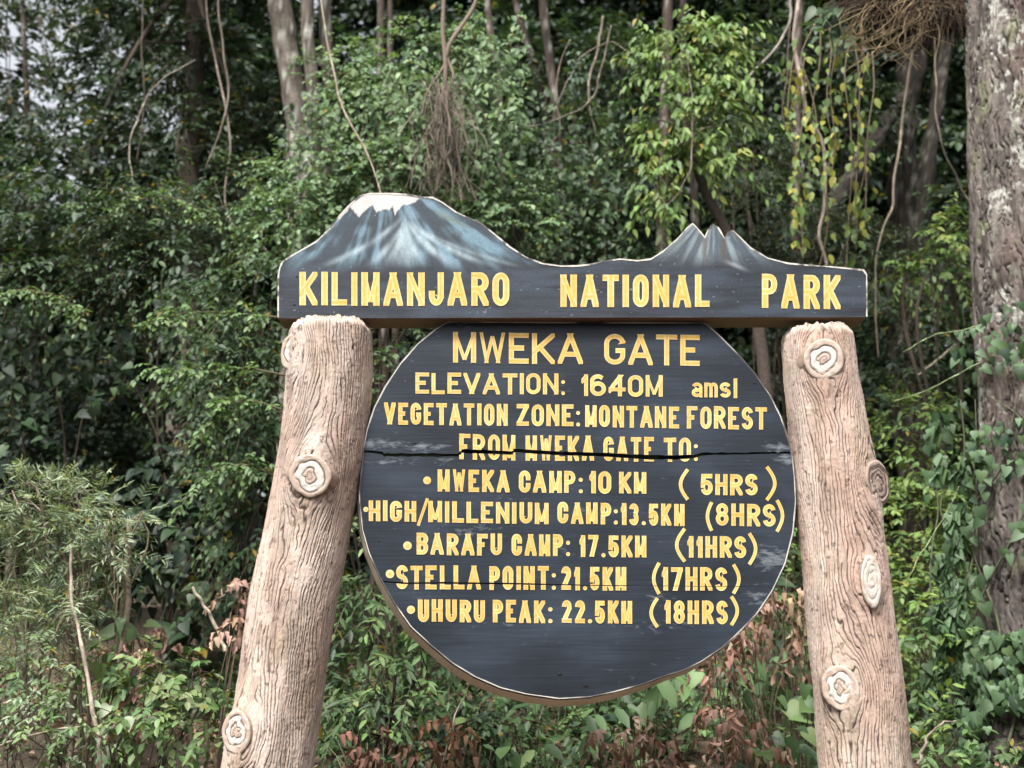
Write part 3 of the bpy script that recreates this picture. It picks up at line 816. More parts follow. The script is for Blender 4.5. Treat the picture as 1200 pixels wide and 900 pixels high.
# cross battens behind the round board that tie it to the header
for bx in (560, 790):
    bt = MB()
    p0, p1 = P(bx, 385, Y_DISC + .10), P(bx, 770, Y_DISC + .10)
    w = .06; d = .03
    vv = np.array([[p[0] + a, Y_DISC + .098 + b, z] for p, z in ((p0, p0[2]), (p1, p1[2])) for a, b in ((-w, 0), (w, 0), (w, d), (-w, d))])
    bt.add(vv, [[0,1,2,3],[7,6,5,4],[0,4,5,1],[1,5,6,2],[2,6,7,3],[3,7,4,0]], np.array([.05, .035, .025]))
    bt.build("batten", M_PAINT, sign, smooth=False)

# ---- posts: cement carved as bark
def post(axis_px, knots, R0, seed, label):
    root = MB()
    ax = np.array([P(x, y, Y_POST) for x, y in axis_px]); rad = np.array([r for r in R0])
    o_ = np.argsort(ax[:, 2]); ax = ax[o_]; rad = rad[o_]
    z0, z1 = float(ground_h(ax[0, 0], Y_POST)) - .1, ax[-1, 2]
    nV, nA = 860, 560
    z = np.linspace(z0, z1, nV)
    w = spline(np.c_[ax, rad], 400)
    cx = np.interp(z, w[:, 2], w[:, 0]); R = np.interp(z, w[:, 2], w[:, 3])
    lo = z < ax[0, 2]
    sl = (ax[1, 0] - ax[0, 0]) / (ax[1, 2] - ax[0, 2]); cx[lo] = ax[0, 0] + sl * (z[lo] - ax[0, 2])
    th = np.linspace(-pi, pi, nA, endpoint=False)           # 0 faces the road
    TH, Z = np.meshgrid(th, z); RR = np.repeat(R[:, None], nA, 1)
    s = TH * RR.mean()
    sw = s.copy(); zv = Z.copy(); kn = 0 * s; flat = 0 * s
    for px, py, th0, rk, pr, kind in knots:
        zc = float(P(px, py, Y_POST - .12)[2]); sc_ = th0 * RR.mean()
        ds, dz = s - sc_, Z - zc
        r2 = ds ** 2 + (dz * .62) ** 2
        sw = sw - ds * np.minimum(1, (rk * 1.05) ** 2 / np.maximum(r2, 1e-5)) * .8
        kn = np.maximum(kn, np.exp(-(np.sqrt(ds ** 2 + (dz * .75) ** 2) / (rk * 1.45)) ** 4))
    warp = .020 * vn(s / .12, Z / .30, 0, seed) + .0068 * vn(s / .035, Z / .085, 0, seed + 1) + .0030 * vn(s / .013, Z / .030, 0, seed + 9)
    ph = (sw + warp) / .0140
    fr = np.abs(ph - np.round(ph))
    mask = sstep(-.62, -.22, vn(ph * .9, Z / .075, 0, seed + 2) + .25 * vn(s / .1, Z / .3, 0, seed + 3))
    gr = np.exp(-(fr / .105) ** 2) * mask
    ph2 = (sw + .02 * vn(s / .07, Z / .16, 0, seed + 5)) / .0058
    gr2 = np.exp(-(np.abs(ph2 - np.round(ph2)) / .2) ** 2) * sstep(.0, .5, vn(s / .03, Z / .09, 0, seed + 6))
    lump = fbm(s / .16, Z / .3, 0, seed + 4, 3)
    fib = fbm((sw + warp * .6) / .0065, Z / .055, 0, seed + 31, 4); grit = fbm(s / .010, Z / .010, 0, seed + 33, 3)
    # rounded, chipped top
    zt = z1 - Z
    edge_ = sstep(.05, 0, zt + .012 * fbm(s / .03, 0, 0, seed + 7, 3))
    r = RR + .010 * lump - .0048 * gr - .0022 * gr2 + .0018 * fib + .0012 * grit + .012 * kn - .022 * edge_ ** 2
    v = np.stack([cx[:, None] + np.sin(TH) * r, Y_POST - np.cos(TH) * r, Z + edge_ * .012 * fbm(s / .02, Z / .02, 0, seed + 8, 2)], -1)
    tone = fbm(s / .08, Z / .25, 0, seed + 11, 4)
    base = lerp(np.array([.40, .305, .250]), np.array([.53, .435, .375]), sstep(-.5, .5, tone)[..., None])
    base = lerp(base, np.array([.42, .285, .23]), (sstep(.1, .6, fbm(s / .2, Z / .5, 0, seed + 12, 2)) * .5)[..., None])
    grey = sstep(.15, .6, fbm(s / .05, Z / .2, 0, seed + 13, 3))
    base = lerp(base, np.array([.30, .26, .23]), (grey * .35)[..., None])
    # weather: grey rain streaks, a green film low down, earth splashes
    rain = sstep(.05, .55, fbm(s / .055, Z / .9, 0, seed + 41, 4)); base = lerp(base, np.array([.25, .215, .19]), (rain * .35)[..., None])
    moss = sstep(.1, .5, fbm(s / .09, Z / .14, 0, seed + 43, 4) + .25 * sstep(1.9, 1.1, Z)); base = lerp(base, np.array([.22, .215, .13]), (moss * .22)[..., None])
    spot = sstep(.46, .56, fbm(s / .022, Z / .022, 0, seed + 45, 3)); base = lerp(base, np.array([.12, .09, .07]), (spot * .7)[..., None])
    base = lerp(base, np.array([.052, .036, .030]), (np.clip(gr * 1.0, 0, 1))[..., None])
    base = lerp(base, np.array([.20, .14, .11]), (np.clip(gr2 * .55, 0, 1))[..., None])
    base = lerp(base, np.array([.42, .36, .31]), (edge_ * .6)[..., None]) * np.array([1.0, .995, 1.0]) * (1 + .22 * fib + .11 * grit)[..., None]
    i, j = np.meshgrid(np.arange(nV - 1), np.arange(nA), indexing='ij'); j2 = (j + 1) % nA
    root.add(v.reshape(-1, 3), np.stack([i*nA+j, i*nA+j2, (i+1)*nA+j2, (i+1)*nA+j], -1), base.reshape(-1, 3))
    # top cap
    rings = 14; tv = []
    for k in range(rings + 1):
        f = 1 - k / rings
        p = v[-1].copy(); c0 = p.mean(0)
        p = c0 + (p - c0) * f; p[:, 2] += .012 * (1 - f * f) + .006 * fbm(p[:, 0] * 40, p[:, 1] * 40, 0, seed + 15, 3)
        tv.append(p)
    tv = np.array(tv)
    i, j = np.meshgrid(np.arange(rings), np.arange(nA), indexing='ij'); j2 = (j + 1) % nA
    root.add(tv.reshape(-1, 3), np.stack([i*nA+j, i*nA+j2, (i+1)*nA+j2, (i+1)*nA+j], -1), np.array([.34, .275, .23]))
    po = root.build("post", M_CEMENT, sign)
    po["label"] = label
    for ki, (px, py, th0, rk, pr, kind) in enumerate(knots):
        zc = float(P(px, py, Y_POST - .12)[2])
        c0 = np.array([np.interp(zc, z, cx), Y_POST, zc]); Rk = float(np.interp(zc, z, R))
        tf = th0 * .72; nrm = np.array([sin(tf), -cos(tf), -.03]); nrm /= np.linalg.norm(nrm)
        c0 = c0 + np.array([sin(th0), -cos(th0), 0]) * Rk - nrm * Rk
        bx = unit(np.cross(nrm, [0, 0, 1.0])); by = np.cross(bx, nrm)
        by = by if by[2] > 0 else -by
        km = MB(); NA, NR = 72, 40
        ph_ = np.linspace(0, 2 * pi, NA, endpoint=False)
        wob = 1 + .045 * np.sin(2 * ph_ + ki * 1.7 + px) + .05 * vn(np.cos(ph_) * 1.8 + ki * 3, np.sin(ph_) * 1.8, 0, seed + 20)
        prof = []           # (radius factor, height, zone)
        hgt = Rk + pr
        for t in np.linspace(0, 1, 10): prof.append((1.26 - .26 * sstep(0, 1, t), Rk - .035 + (pr + .033) * t, 9))
        for t in np.linspace(0, 1, NR): prof.append((1 - t, hgt - .001 + .004 * sin(min(1, t * 9) * pi / 2), 1 - t))
        V, Cc = [], []
        for rf, h, zz in prof:
            rr = rk * rf * wob
            asp_ = 1.12 if kind != 'scar' else 1.9
            px_, py_ = np.cos(ph_) * rr * (1 if kind != 'scar' else .72), np.sin(ph_) * rr * asp_
            nz = vn(px_ * 60, py_ * 60, ki, seed + 22)
            z_ = zz + .11 * vn(np.cos(ph_) * 1.6 + 2 * zz + px, np.sin(ph_) * 2, ki, seed + 21)
            hh = h
            tan_, wht, drk = np.array([.46, .36, .30]), np.array([.66, .63, .58]), np.array([.055, .04, .034])
            if zz == 9:
                f = vn(ph_ * 9, h * 6, 0, seed + 25)
                c = lerp(np.tile(np.array([.36, .27, .215]), (NA, 1)), drk * 2, (sstep(.25, .5, f) * .6)[:, None])
            elif kind == 'scar':
                c = lerp(np.tile(np.array([.66, .60, .54]), (NA, 1)), tan_ * 1.3, sstep(.75, 1.0, z_ + .2 * nz)[:, None])
                c = lerp(c, np.array([.50, .42, .36]), (sstep(.2, .6, nz) * .3)[:, None])
            elif kind == 'side':
                c = np.tile(tan_ * .95, (NA, 1))
                for rr_ in (.80, .56, .33): c = lerp(c, drk * 1.3, np.exp(-((z_ - rr_) / .05) ** 2)[:, None] * .9); 
            else:
                c = np.tile(tan_ * 1.12, (NA, 1))
                c = lerp(c, wht, (sstep(.68, .62, z_) * sstep(.26, .33, z_ + .1 * nz))[:, None])
                c = lerp(c, tan_ * 1.25, sstep(.28, .22, z_)[:, None])
                brk = sstep(-.75, -.3, vn(np.cos(ph_) * 3, np.sin(ph_) * 3, ki, seed + 23))
                c = lerp(c, drk, (np.exp(-((z_ - .66) / .035) ** 2) * brk * .92)[:, None])
                c = lerp(c, drk, (np.exp(-((z_ - .30) / .04) ** 2) * .75)[:, None])
                c = lerp(c, drk, (np.exp(-((z_ - .10) / .045) ** 2) * .6)[:, None])
                c = lerp(c, wht * .95, (sstep(.72, .80, z_) * sstep(.2, .5, nz) * .5)[:, None])
            gd = 0 if zz == 9 else -.003 * (np.exp(-((z_ - .66) / .05) ** 2) + np.exp(-((z_ - .30) / .05) ** 2)) + .0012 * nz
            V.append(c0 + bx * px_[:, None] + by * py_[:, None] + nrm * (np.ones(NA) * hh + gd)[:, None]); Cc.append(c)
        V = np.array(V); Cc = np.array(Cc); K = len(prof)
        i, j = np.meshgrid(np.arange(K - 1), np.arange(NA), indexing='ij'); j2 = (j + 1) % NA
        Cc = Cc * .80
        km.add(V.reshape(-1, 3), np.stack([i*NA+j2, i*NA+j, (i+1)*NA+j, (i+1)*NA+j2], -1), Cc.reshape(-1, 3))
        km.build("knot", M_CEMENT, po)
    return po

R_ = lambda px: px * pxm(Y_POST) * .97
post([(389, 381), (385, 450), (375, 540), (364, 600), (352, 660), (333, 780), (315, 900)],
     [(346, 413, radians(-49), .074, .004, 'ring'), (376, 560, radians(2), .080, .017, 'ring'), (291, 857, radians(-36), .070, .020, 'ring')],
     [R_(50), R_(51), R_(50), R_(49.5), R_(50.5), R_(50), R_(51)], 100, "tan carved log post leaning right, under the large painted mountain")
post([(957, 388), (961, 430), (968, 480), (975, 540), (982, 600), (990, 660), (996, 720), (1003, 780), (1009, 840), (1015, 900)],
     [(951, 424, radians(-10), .078, .010, 'ring'), (1016, 565, radians(55), .082, .018, 'side'), (1003, 682, radians(13), .056, .027, 'scar'), (974, 806, radians(-38), .074, .012, 'ring')],
     [R_(42), R_(44), R_(45.5), R_(47), R_(47), R_(47.5), R_(48), R_(49), R_(49.5), R_(50)], 300, "tan carved log post leaning left, under the small painted peaks")

# ================================================================== THE FOREST
def trunk_col(dark, light, lich, amt, sc=6.0, seed=1):
    dark, light, lich = map(np.array, (dark, light, lich))
    def f(v, dn, ring):
        a = fbm(v[..., 0] * sc * 2, v[..., 1] * sc * 2, v[..., 2] * sc * .6, seed, 4)
        l = fbm(v[..., 0] * sc, v[..., 1] * sc, v[..., 2] * sc, seed + 5, 4)
        c = lerp(dark, light, sstep(-.4, .4, a)[..., None])
        return lerp(c, lich, (sstep(.25 - amt, .45 - amt, l) * .85)[..., None])
    return f
TC_GREY = trunk_col((.06, .05, .04), (.14, .12, .10), (.36, .36, .33), .12, 15, 3)
TC_DARK = trunk_col((.05, .04, .033), (.10, .082, .066), (.20, .20, .17), -.02, 5, 9)
TC_RED = trunk_col((.036, .027, .023), (.085, .064, .053), (.24, .22, .20), .10, 16, 14)

def px_path(pp):        # [(px, py, Y, r_px)] -> points, radii
    a = np.array(pp, float)
    return P(a[:, 0], a[:, 1], a[:, 2]), a[:, 3] * a[:, 2] / FPX * 1.03

def tree(name, label, paths, crown, S, rng, col=TC_GREY, group=None, cat="tree", seg=18, bump=.02, dens=1.0, gap=.0, nper=70, limb=True):
    """trunk stems (first path is the main trunk and goes down to the ground), limbs into the crown, crown of leaf twigs"""
    P0, R0 = px_path(paths[0])
    low = P0[-1].copy(); gz = float(ground_h(low[0], low[1]))
    base = np.array([low[0], low[1], gz])
    root = empty(name, base, label, cat, group)
    tm = MB()
    if low[2] > gz + .3:
        P0 = np.r_[P0, [lerp(low, base, .6) * [1, 1, 1], base - [0, 0, .15]]]; R0 = np.r_[R0, R0[-1] * 1.12, R0[-1] * 1.5]
    tube(tm, P0, R0, seg, 90, bump=bump, bscale=9, seed=int(base[0] * 7) % 50, colfn=col)
    tops = [P0[0]]
    for pp in paths[1:]:
        Q, Rq = px_path(pp); tube(tm, Q, Rq, max(8, seg - 6), 50, bump=bump * .5, bscale=12, seed=5, colfn=col); tops.append(Q[0])
    fm = MB()
    for bi, B in enumerate(crown):
        px, py, Y, rx, ry = B[:5]; m = pxm(Y); dz = B[5] if len(B) > 5 else (rx + ry) / 2 * m * .8
        c = P(px, py, Y); r = np.array([rx * m, dz, ry * m])
        blob(fm, c, r, S, rng, dens, gap, seed=bi + len(name), gs=1.5)
        if limb:
            t0 = tops[bi % len(tops)]; rr = max(.02, R0[0] * .35)
            tube(tm, [t0 - [0, 0, .3], lerp(t0, c, .5) + rng.normal(0, .15, 3), c], [rr, rr * .7, rr * .3], 7, 12, bump=.01, bscale=12, colfn=col)
            for q in range(5):
                e = c + r * rng.uniform(-.8, .8, 3)
                tube(tm, [lerp(t0, c, rng.uniform(.5, 1)), lerp(c, e, .5) + rng.normal(0, .06, 3), e], [rr * .4, rr * .25, .004], 5, 9, colfn=col)
    tm.build("trunk", M_BARK, root)
    if crown: fm.build("crown", M_LEAF, root)
    return root

rg = np.random.default_rng
# ---- the far wood: one dense mass behind everything
fw = MB(); r0 = rg(1)
for X in range(-330, 1640, 150):
    for j, Yp in enumerate((-190, -40, 110, 260, 410, 560)):
        x, y = X + r0.uniform(-50, 50) + (80 if j % 2 else 0), Yp + r0.uniform(-40, 40)
        if x < 175 and y < 240: continue
        Y = 17.5 + r0.uniform(-1.5, 3) - .8 * (j - 3)
        m = pxm(Y); blob(fw, P(x, y, Y), np.array([130 * m, 1.3, 115 * m]), style(k=9, L=.6, ls=.21, asp=.52, den=8, pal=G_DARK, tw=0), r0, 1, .0, gs=1.0, seed=j)
for X in range(-1500, -80, 170):        # and on to the left, past the open corner
    for Yp in (-60, 110, 280, 450):
        m = pxm(19); blob(fw, P(X + r0.uniform(-50, 50), Yp + r0.uniform(-40, 40), 19), np.array([150 * m, 1.4, 130 * m]), style(k=9, L=.7, ls=.28, asp=.55, den=4, pal=G_DARK, tw=0), r0, 1, -2)
for X in range(-420, 1800, 190):        # a second rank behind it
    for Yp in (-120, 40, 200, 360, 520):
        x, y = X + r0.uniform(-60, 60), Yp + r0.uniform(-50, 50)
        if x < 230 and y < 290: continue
        m = pxm(24); blob(fw, P(x, y, 24 + r0.uniform(-1, 3)), np.array([150 * m, 1.6, 140 * m]), style(k=9, L=.8, ls=.34, asp=.62, den=4.5, pal=G_DARK, tw=0), r0, 1, -2)
tag(fw.build("far_wood", M_LEAF), kind="stuff")
shade_wood = MB()
for i in range(46):          # unseen wood behind the camera, added to keep frontal sky light off the hollows
    a = radians(r0.uniform(-78, 78)); R = r0.uniform(10, 13)
    x, y = R * 1.5 * sin(a), -R * cos(a) + 2
    blob(shade_wood, (x, y, r0.uniform(.8, 8.5)), np.array([2.6, 2.0, 2.0]), style(k=8, L=.7, ls=.30, asp=.55, den=2.6, pal=G_DARK, tw=0), r0, 1, -2)
tag(shade_wood.build("far_wood", M_LEAF), kind="stuff")

# ---- trees behind the thickets
tree("forest_tree", "pale grey lichened tree with three stems above the vine thicket at left",
     [[(322,-130,11.5,13),(325,-40,11.5,14),(336,60,11.5,15),(350,150,11.5,16),(353,240,11.5,18),(350,420,11.5,20)],
      [(366,-130,11.3,7),(361,40,11.3,8),(366,110,11.3,8),(360,260,11.3,10),(352,400,11.4,10)],
      [(388,-130,11.6,8),(381,30,11.6,8),(385,110,11.6,8),(372,280,11.6,9),(354,420,11.5,9)]],
     [(300,-190,11.5,190,90),(430,-210,12,160,90),(360,-120,13,150,60)], S_CROWN, rg(2), seg=26, bump=.035)
for i, (lb, pth, cr) in enumerate((
    ("slender pinkish trunk left of the hanging root tangle, short length showing at the top edge", [(449,-120,11,4.2),(446,20,11,4.5),(446,160,11,5),(450,420,11,6)], (470,-170,11.5,110,60)),
    ("thin pale trunk just right of the pinkish one at the top edge", [(460,-120,11.4,3.2),(457,30,11.4,3.4),(458,160,11.4,4),(464,420,11.4,5)], (500,-190,12,110,60)),
    ("slender reddish trunk tapering down behind the vines right of the root tangle", [(566,-120,10.4,4),(574,30,10.4,4.6),(582,85,10.4,5),(588,230,10.4,5.5),(592,420,10.4,6)], (600,-170,10.8,120,60)),
    ("slender trunk leaning to the right at the top, left of the spotted trunk", [(584,-120,11.8,3.8),(606,10,11.8,4.4),(630,90,11.8,4.8),(648,170,11.8,5.2),(668,420,11.8,6)], (640,-180,12.2,110,60)),
    ("spotted slender trunk in the dark gap above the middle of the header board", [(622,-120,11.2,5),(638,20,11.2,5.4),(648,100,11.2,5.6),(656,190,11.2,6),(664,420,11.2,7)], (700,-160,11.6,120,60)),
    ("short grey trunk showing behind the lime leaved sapling at the top edge", [(784,-120,11.5,6),(782,30,11.5,6.5),(778,160,11.5,7),(776,420,11.5,8)], (800,-180,12,130,60)),
    ("thin grey trunk right of the lime leaved sapling, in deep shade", [(806,-120,12.2,4),(800,40,12.2,4.4),(812,200,12.2,5),(820,420,12.2,6)], (860,-150,12.4,130,60)),
    ("straight thin pale trunk left of the winding pale liana", [(938,-120,11,5),(936,20,11,5),(934,140,11,5.4),(932,300,11,6),(930,420,11,6)], (960,-170,11.2,120,60)))):
    tree("slender_tree", lb, [pth], [cr], S_CROWN, rg(30 + i), col=TC_RED, group="slender trees in the forest", seg=10, bump=.008, dens=.7)

tree("old_tree", "dark old forked tree with a mossy leaning limb, right of the small painted peaks",
     [[(1085,-120,12,15),(1074,20,12,16),(1062,120,12,16),(1058,200,12,15),(1064,270,12,19),(1074,340,12,22),(1072,430,12,26)],
      [(1120,-60,11.9,7),(1104,80,11.9,8),(1090,170,11.9,9),(1078,250,11.9,12),(1070,300,12,12)],
      [(1062,110,11.6,8),(1034,150,11.3,10),(1006,196,11.0,10),(978,238,10.8,10),(950,290,10.6,9),(920,350,10.5,9)]],
     [(1080,-190,12,190,90),(1220,-120,12.5,150,80)], S_CROWN, rg(4), col=trunk_col((.014,.012,.010),(.04,.033,.027),(.12,.12,.10),.02,18,9), seg=40, bump=.09)
tree("broadleaf_tree", "dense dark leaved tree at the upper left, its edge open to the white sky",
     [[(232,-60,13,12),(228,80,13,13),(222,240,13,15),(218,420,13,17)]],
     [(160,70,13,100,75),(250,60,13.4,100,85),(95,190,12.6,85,60),(210,190,12.8,100,75),(130,-60,13,110,70),(270,-70,13.5,120,80),(300,170,13,70,80)], style(k=8, L=.40, ls=.12, asp=.48, den=17, pal=G_DARK, tw=.004), rg(5), col=TC_DARK, gap=.08)
tree("open_tree", "thin crowned tree at the far upper left with bright sky between its leaves",
     [[(20,-100,16,2.6),(28,40,16,3),(34,200,16,4),(40,420,16,5)]],
     [(30,40,16,70,45),(60,100,16,60,40),(10,150,16,50,40),(50,-40,16,90,50)], style(k=7, L=.5, ls=.14, asp=.5, den=5, pal=G_DARK, tw=.006), rg(6), col=TC_DARK, gap=.12)

# ---- the big bark trunk at the right edge
def bark_col(v, dn, ring):
    x, y, z = v[..., 0], v[..., 1], v[..., 2]
    a = fbm(x * 14, y * 14, z * 4, 7, 5); l = fbm(x * 4, y * 4, z * 2.2, 17, 3); l2 = fbm(x * 30, y * 30, z * 22, 19, 4)
    c = lerp(np.array([.058, .048, .043]), np.array([.16, .138, .124]), sstep(-.45, .45, a)[..., None])
    c = lerp(c, np.array([.115, .080, .070]), (sstep(.05, .5, fbm(x * 3, y * 3, z * 1.2, 27, 3)) * .6)[..., None])
    up = sstep(2.0, 3.6, z)
    c = lerp(c, np.array([.33, .33, .295]), (sstep(.11, .25, .75 * l + .55 * l2 - .28 * (1 - up)) * .85)[..., None])
    c = lerp(c, np.array([.22, .22, .18]), (sstep(.25, .45, fbm(x * 18, y * 18, z * 7, 47, 4)) * .5)[..., None])
    c = lerp(c, np.array([.17, .18, .10]), (sstep(.3, .5, fbm(x * 7, y * 7, z * 6, 37, 4)) * .5)[..., None])
    c = lerp(c * np.array([.62, .62, .64]), c, sstep(1.6, 3.0, z + .3 * a)[..., None])        # bark toned darker low down
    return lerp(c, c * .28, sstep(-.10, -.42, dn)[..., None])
def big_trunk():
    Y = 7.0
    base_x = float(P(1244, 800, Y)[0]); gz = float(ground_h(base_x, Y))
    root = empty("bark_tree", (base_x, Y, gz), "huge rough barked trunk with pale lichen at the right edge, ivy climbing it", "tree")
    p, r = px_path([(1212,-420,Y,74),(1214,-200,Y,80),(1216,-60,Y,84),(1220,150,Y,86),(1226,300,Y,87),(1236,450,Y,88),(1244,620,Y,90),(1250,800,Y,96)])
    p = np.r_[p, [[p[-1][0], Y, gz - .2]]]; r = np.r_[r, r[-1] * 1.35]
    n, seg = 900, 420
    w = spline(np.c_[p, r], n); pts, rad = w[:, :3], w[:, 3]
    th = np.linspace(-pi, pi, seg, endpoint=False)
    TH, K = np.meshgrid(th, np.arange(n)); Z = pts[:, 2][:, None] + 0 * TH; S_ = TH * rad.mean()
    # bark plates: two sets of wandering cracks
    wv = .05 * vn(S_ / .12, Z / .25, 0, 4) + .018 * vn(S_ / .04, Z / .07, 0, 5)
    f1 = np.abs(((S_ + wv) / .040) - np.round((S_ + wv) / .040)) * 2
    wz = .05 * vn(S_ / .07, Z / .12, 0, 6) + .03 * vn(S_ / .03, Z / .05, 0, 7)
    cellz = (Z + wz + .09 * np.round((S_ + wv) / .040) * .77) / .17
    f2 = np.abs(cellz - np.round(cellz)) * 2
    crack = np.maximum(sstep(.68, 1, f1) * sstep(-.6, -.1, vn(S_ / .05, Z / .2, 0, 8)), .7 * sstep(.88, 1, f2) * sstep(.0, .4, vn(S_ / .06, Z / .06, 0, 9)))
    h = -.028 * crack + .010 * fbm(S_ / .03, Z / .11, 0, 10, 5) + .03 * fbm(S_ / .3, Z / .6, 0, 11, 3)
    R = rad[:, None] + h
    v = np.stack([pts[:, 0][:, None] + np.sin(TH) * R, Y - np.cos(TH) * R, Z], -1)
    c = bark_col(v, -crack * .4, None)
    i, j = np.meshgrid(np.arange(n - 1), np.arange(seg), indexing='ij'); j2 = (j + 1) % seg
    m = MB(); m.add(v.reshape(-1, 3), np.stack([i*seg+j, (i+1)*seg+j, (i+1)*seg+j2, i*seg+j2], -1), c.reshape(-1, 3))
    t0 = pts[0]
    fm = MB(); rr = rg(8)
    for B in ((1200,-560,7.5,260,120),(1330,-480,7.8,220,120),(1120,-500,8.4,200,100)):
        mm = pxm(B[2]); cc = P(B[0], max(B[1], -330), B[2]) + np.array([0, 0, max(0, -330 - B[1]) * mm])
        blob(fm, cc, np.array([B[3] * mm, 1.0, B[4] * mm]), style(k=8, L=.4, ls=.12, den=12, pal=G_DARK), rr, .8)
        tube(m, [t0 - [0, 0, .4], lerp(t0, cc, .5), cc], [.16, .10, .04], 9, 14, bump=.01, colfn=bark_col)
    m.build("trunk", M_BARK, root); fm.build("crown", M_LEAF, root)
    return pts, rad
BT_P, BT_R = big_trunk()

# ---- shrubs and thickets
def shrub(name, label, base_px, blobs, S, seed, cat="shrub", **kw):
    Yb = np.mean([b[2] for b in blobs])
    return fol_plant(name, label, cat, blobs, S, gbase(base_px, Yb), rg(seed), **kw)

shrub("shrub", "leafy green shrub mass at the left edge, just under the white sky", 60, [(40,260,9.2,90,55),(110,295,9.0,90,50),(20,335,8.9,70,45)], style(pal=G_MID+G_DARK, ls=.085, den=38), 41, group="forest shrubs")
shrub("shrub", "tall shrub of mid green leaves under the arching pale liana at left", 210, [(190,260,9.0,85,45),(260,235,9.4,60,55),(215,315,8.9,70,38),(150,320,8.9,60,36)], style(pal=G_MID+G_DARK, ls=.062, den=60), 42, group="forest shrubs")
shrub("shrub", "dark shaded shrub filling the hollow left of the left post", 120, [(50,430,10.4,80,65),(140,440,10.6,85,65),(90,540,10.2,80,60),(200,520,10.4,70,70),(20,530,10,60,60)], style(pal=G_DARK, ls=.10, den=26, asp=.5), 43, group="forest shrubs")
shrub("shrub", "dark broad leaved shrub low in the hollow beside the left post", 190, [(190,630,8.4,70,50),(250,680,8.0,55,50),(130,640,8.6,60,45),(230,570,8.6,50,45)], style(pal=G_DARK, ls=.12, den=20, T=T_HEART, asp=.85, k=5), 44, group="forest shrubs")
shrub("creeper", "drooping creeper of small oval leaves hanging beside the left post", 300, [(300,350,8.2,45,55),(285,430,8.0,60,50),(255,370,8.3,50,40),(295,510,7.8,50,55),(300,600,7.6,40,60),(250,470,8.0,35,35)], style(pal=G_MID, ls=.065, den=50, droop=.8, asp=.5), 45, cat="creeper")
shrub("vine_thicket", "tall thicket of fresh green vines right behind the snowy painted summit", 450, [(395,85,9.4,48,40),(430,140,9.2,60,55),(480,90,9.3,50,65),(370,210,8.9,65,55),(450,215,8.8,70,50),(340,270,8.6,60,50),(410,290,8.5,70,40)], S_VINE, 46, cat="vines", gap=.02)
shrub("vine_thicket", "column of small leaved vines behind the falling slope of the large painted mountain", 575, [(545,60,9.4,34,45),(560,130,9.2,45,55),(585,200,9.0,45,50),(600,265,8.8,50,45),(530,260,8.9,40,40)], S_VINE, 47, cat="vines", gap=.02)
shrub("shrub", "dark green shrub in the gap between the vine column and the lime sapling", 680, [(650,250,10.4,60,50),(710,250,10.2,55,50),(690,170,11,55,50),(660,90,11.6,50,45),(720,70,11.6,50,45),(690,320,10,80,40)], style(pal=G_DARK+G_MID, ls=.09, den=30), 48, group="forest shrubs")
shrub("shrub", "fine leaved dark shrub behind the board between the small peaks and the right post", 930, [(900,250,9.8,65,45),(950,275,9.6,60,40),(880,190,10.4,50,45),(990,300,9.6,55,35),(910,320,9.5,70,40)], style(pal=G_DARK+[((.05,.085,.05),4)], ls=.075, den=46, asp=.28), 49, group="forest shrubs")
shrub("shrub", "shrub in deep shade at the top right, behind the winding pale liana", 890, [(880,60,11.6,55,55),(930,110,11.4,55,50),(970,60,11.8,50,50),(1000,140,11.6,50,50),(860,140,11.6,45,45)], style(pal=G_DARK, ls=.10, den=24), 50, group="forest shrubs")
shrub("shrub", "dark shrub between the right post and the big bark trunk", 1080, [(1100,330,10.4,45,45),(1060,390,10.2,45,45),(1110,420,10,45,45),(1070,470,9.8,50,45),(1120,250,11,40,45),(1040,330,10.6,35,45)], style(pal=G_DARK+G_MID, ls=.09, den=32), 51, group="forest shrubs")
shrub("shrub", "bright green bush low between the right post and the ivy covered trunk", 1085, [(1070,500,8.8,40,35),(1095,560,8.6,45,40),(1070,620,8.4,50,40),(1100,680,8.2,45,40),(1075,720,7.9,45,35)], style(pal=G_LIME+[((.13,.20,.06),4)], ls=.070, den=50), 52, group="forest shrubs")
shrub("shrub", "leafy bush at the foot of the right post, nearest the big trunk", 1090, [(1080,760,7.2,45,40),(1110,830,7.0,50,45),(1085,880,6.6,45,40)], style(pal=G_FRESH+G_LIME, ls=.080, den=42), 53, group="forest shrubs")
shrub("shrub", "green bush seen in the gap between the round board and the right post", 940, [(935,620,7.6,30,35),(930,680,7.4,35,30),(900,720,7.6,40,35),(960,600,8,30,40)], style(pal=G_FRESH, ls=.07, den=44), 54, group="forest shrubs")
shrub("shrub", "leafy shrub with whorled lance shaped leaves between the left post and the round board", 445, [(430,590,6.9,30,45),(435,660,6.7,42,45),(455,730,6.5,50,45),(440,800,6.3,55,45),(500,800,6.4,50,40),(410,860,6.2,40,45)], style(pal=G_MID+G_FRESH, ls=.085, den=42, asp=.34, L=.24), 55, group="forest shrubs")
shrub("shrub", "green shrub seen over the left post between header and round board", 480, [(465,400,8.4,35,35),(450,470,8.2,30,45),(440,530,8,30,40),(520,520,8.6,70,60)], style(pal=G_MID, ls=.065, den=44), 56, group="forest shrubs")
shrub("shrub", "dark low shrub under the bottom rim of the round board", 600, [(560,850,6.6,60,35),(640,860,6.6,60,35),(600,780,7.4,90,45),(520,870,6.4,50,30),(720,760,7.6,80,50)], style(pal=G_MID, ls=.075, den=38, asp=.5), 57, group="forest shrubs")
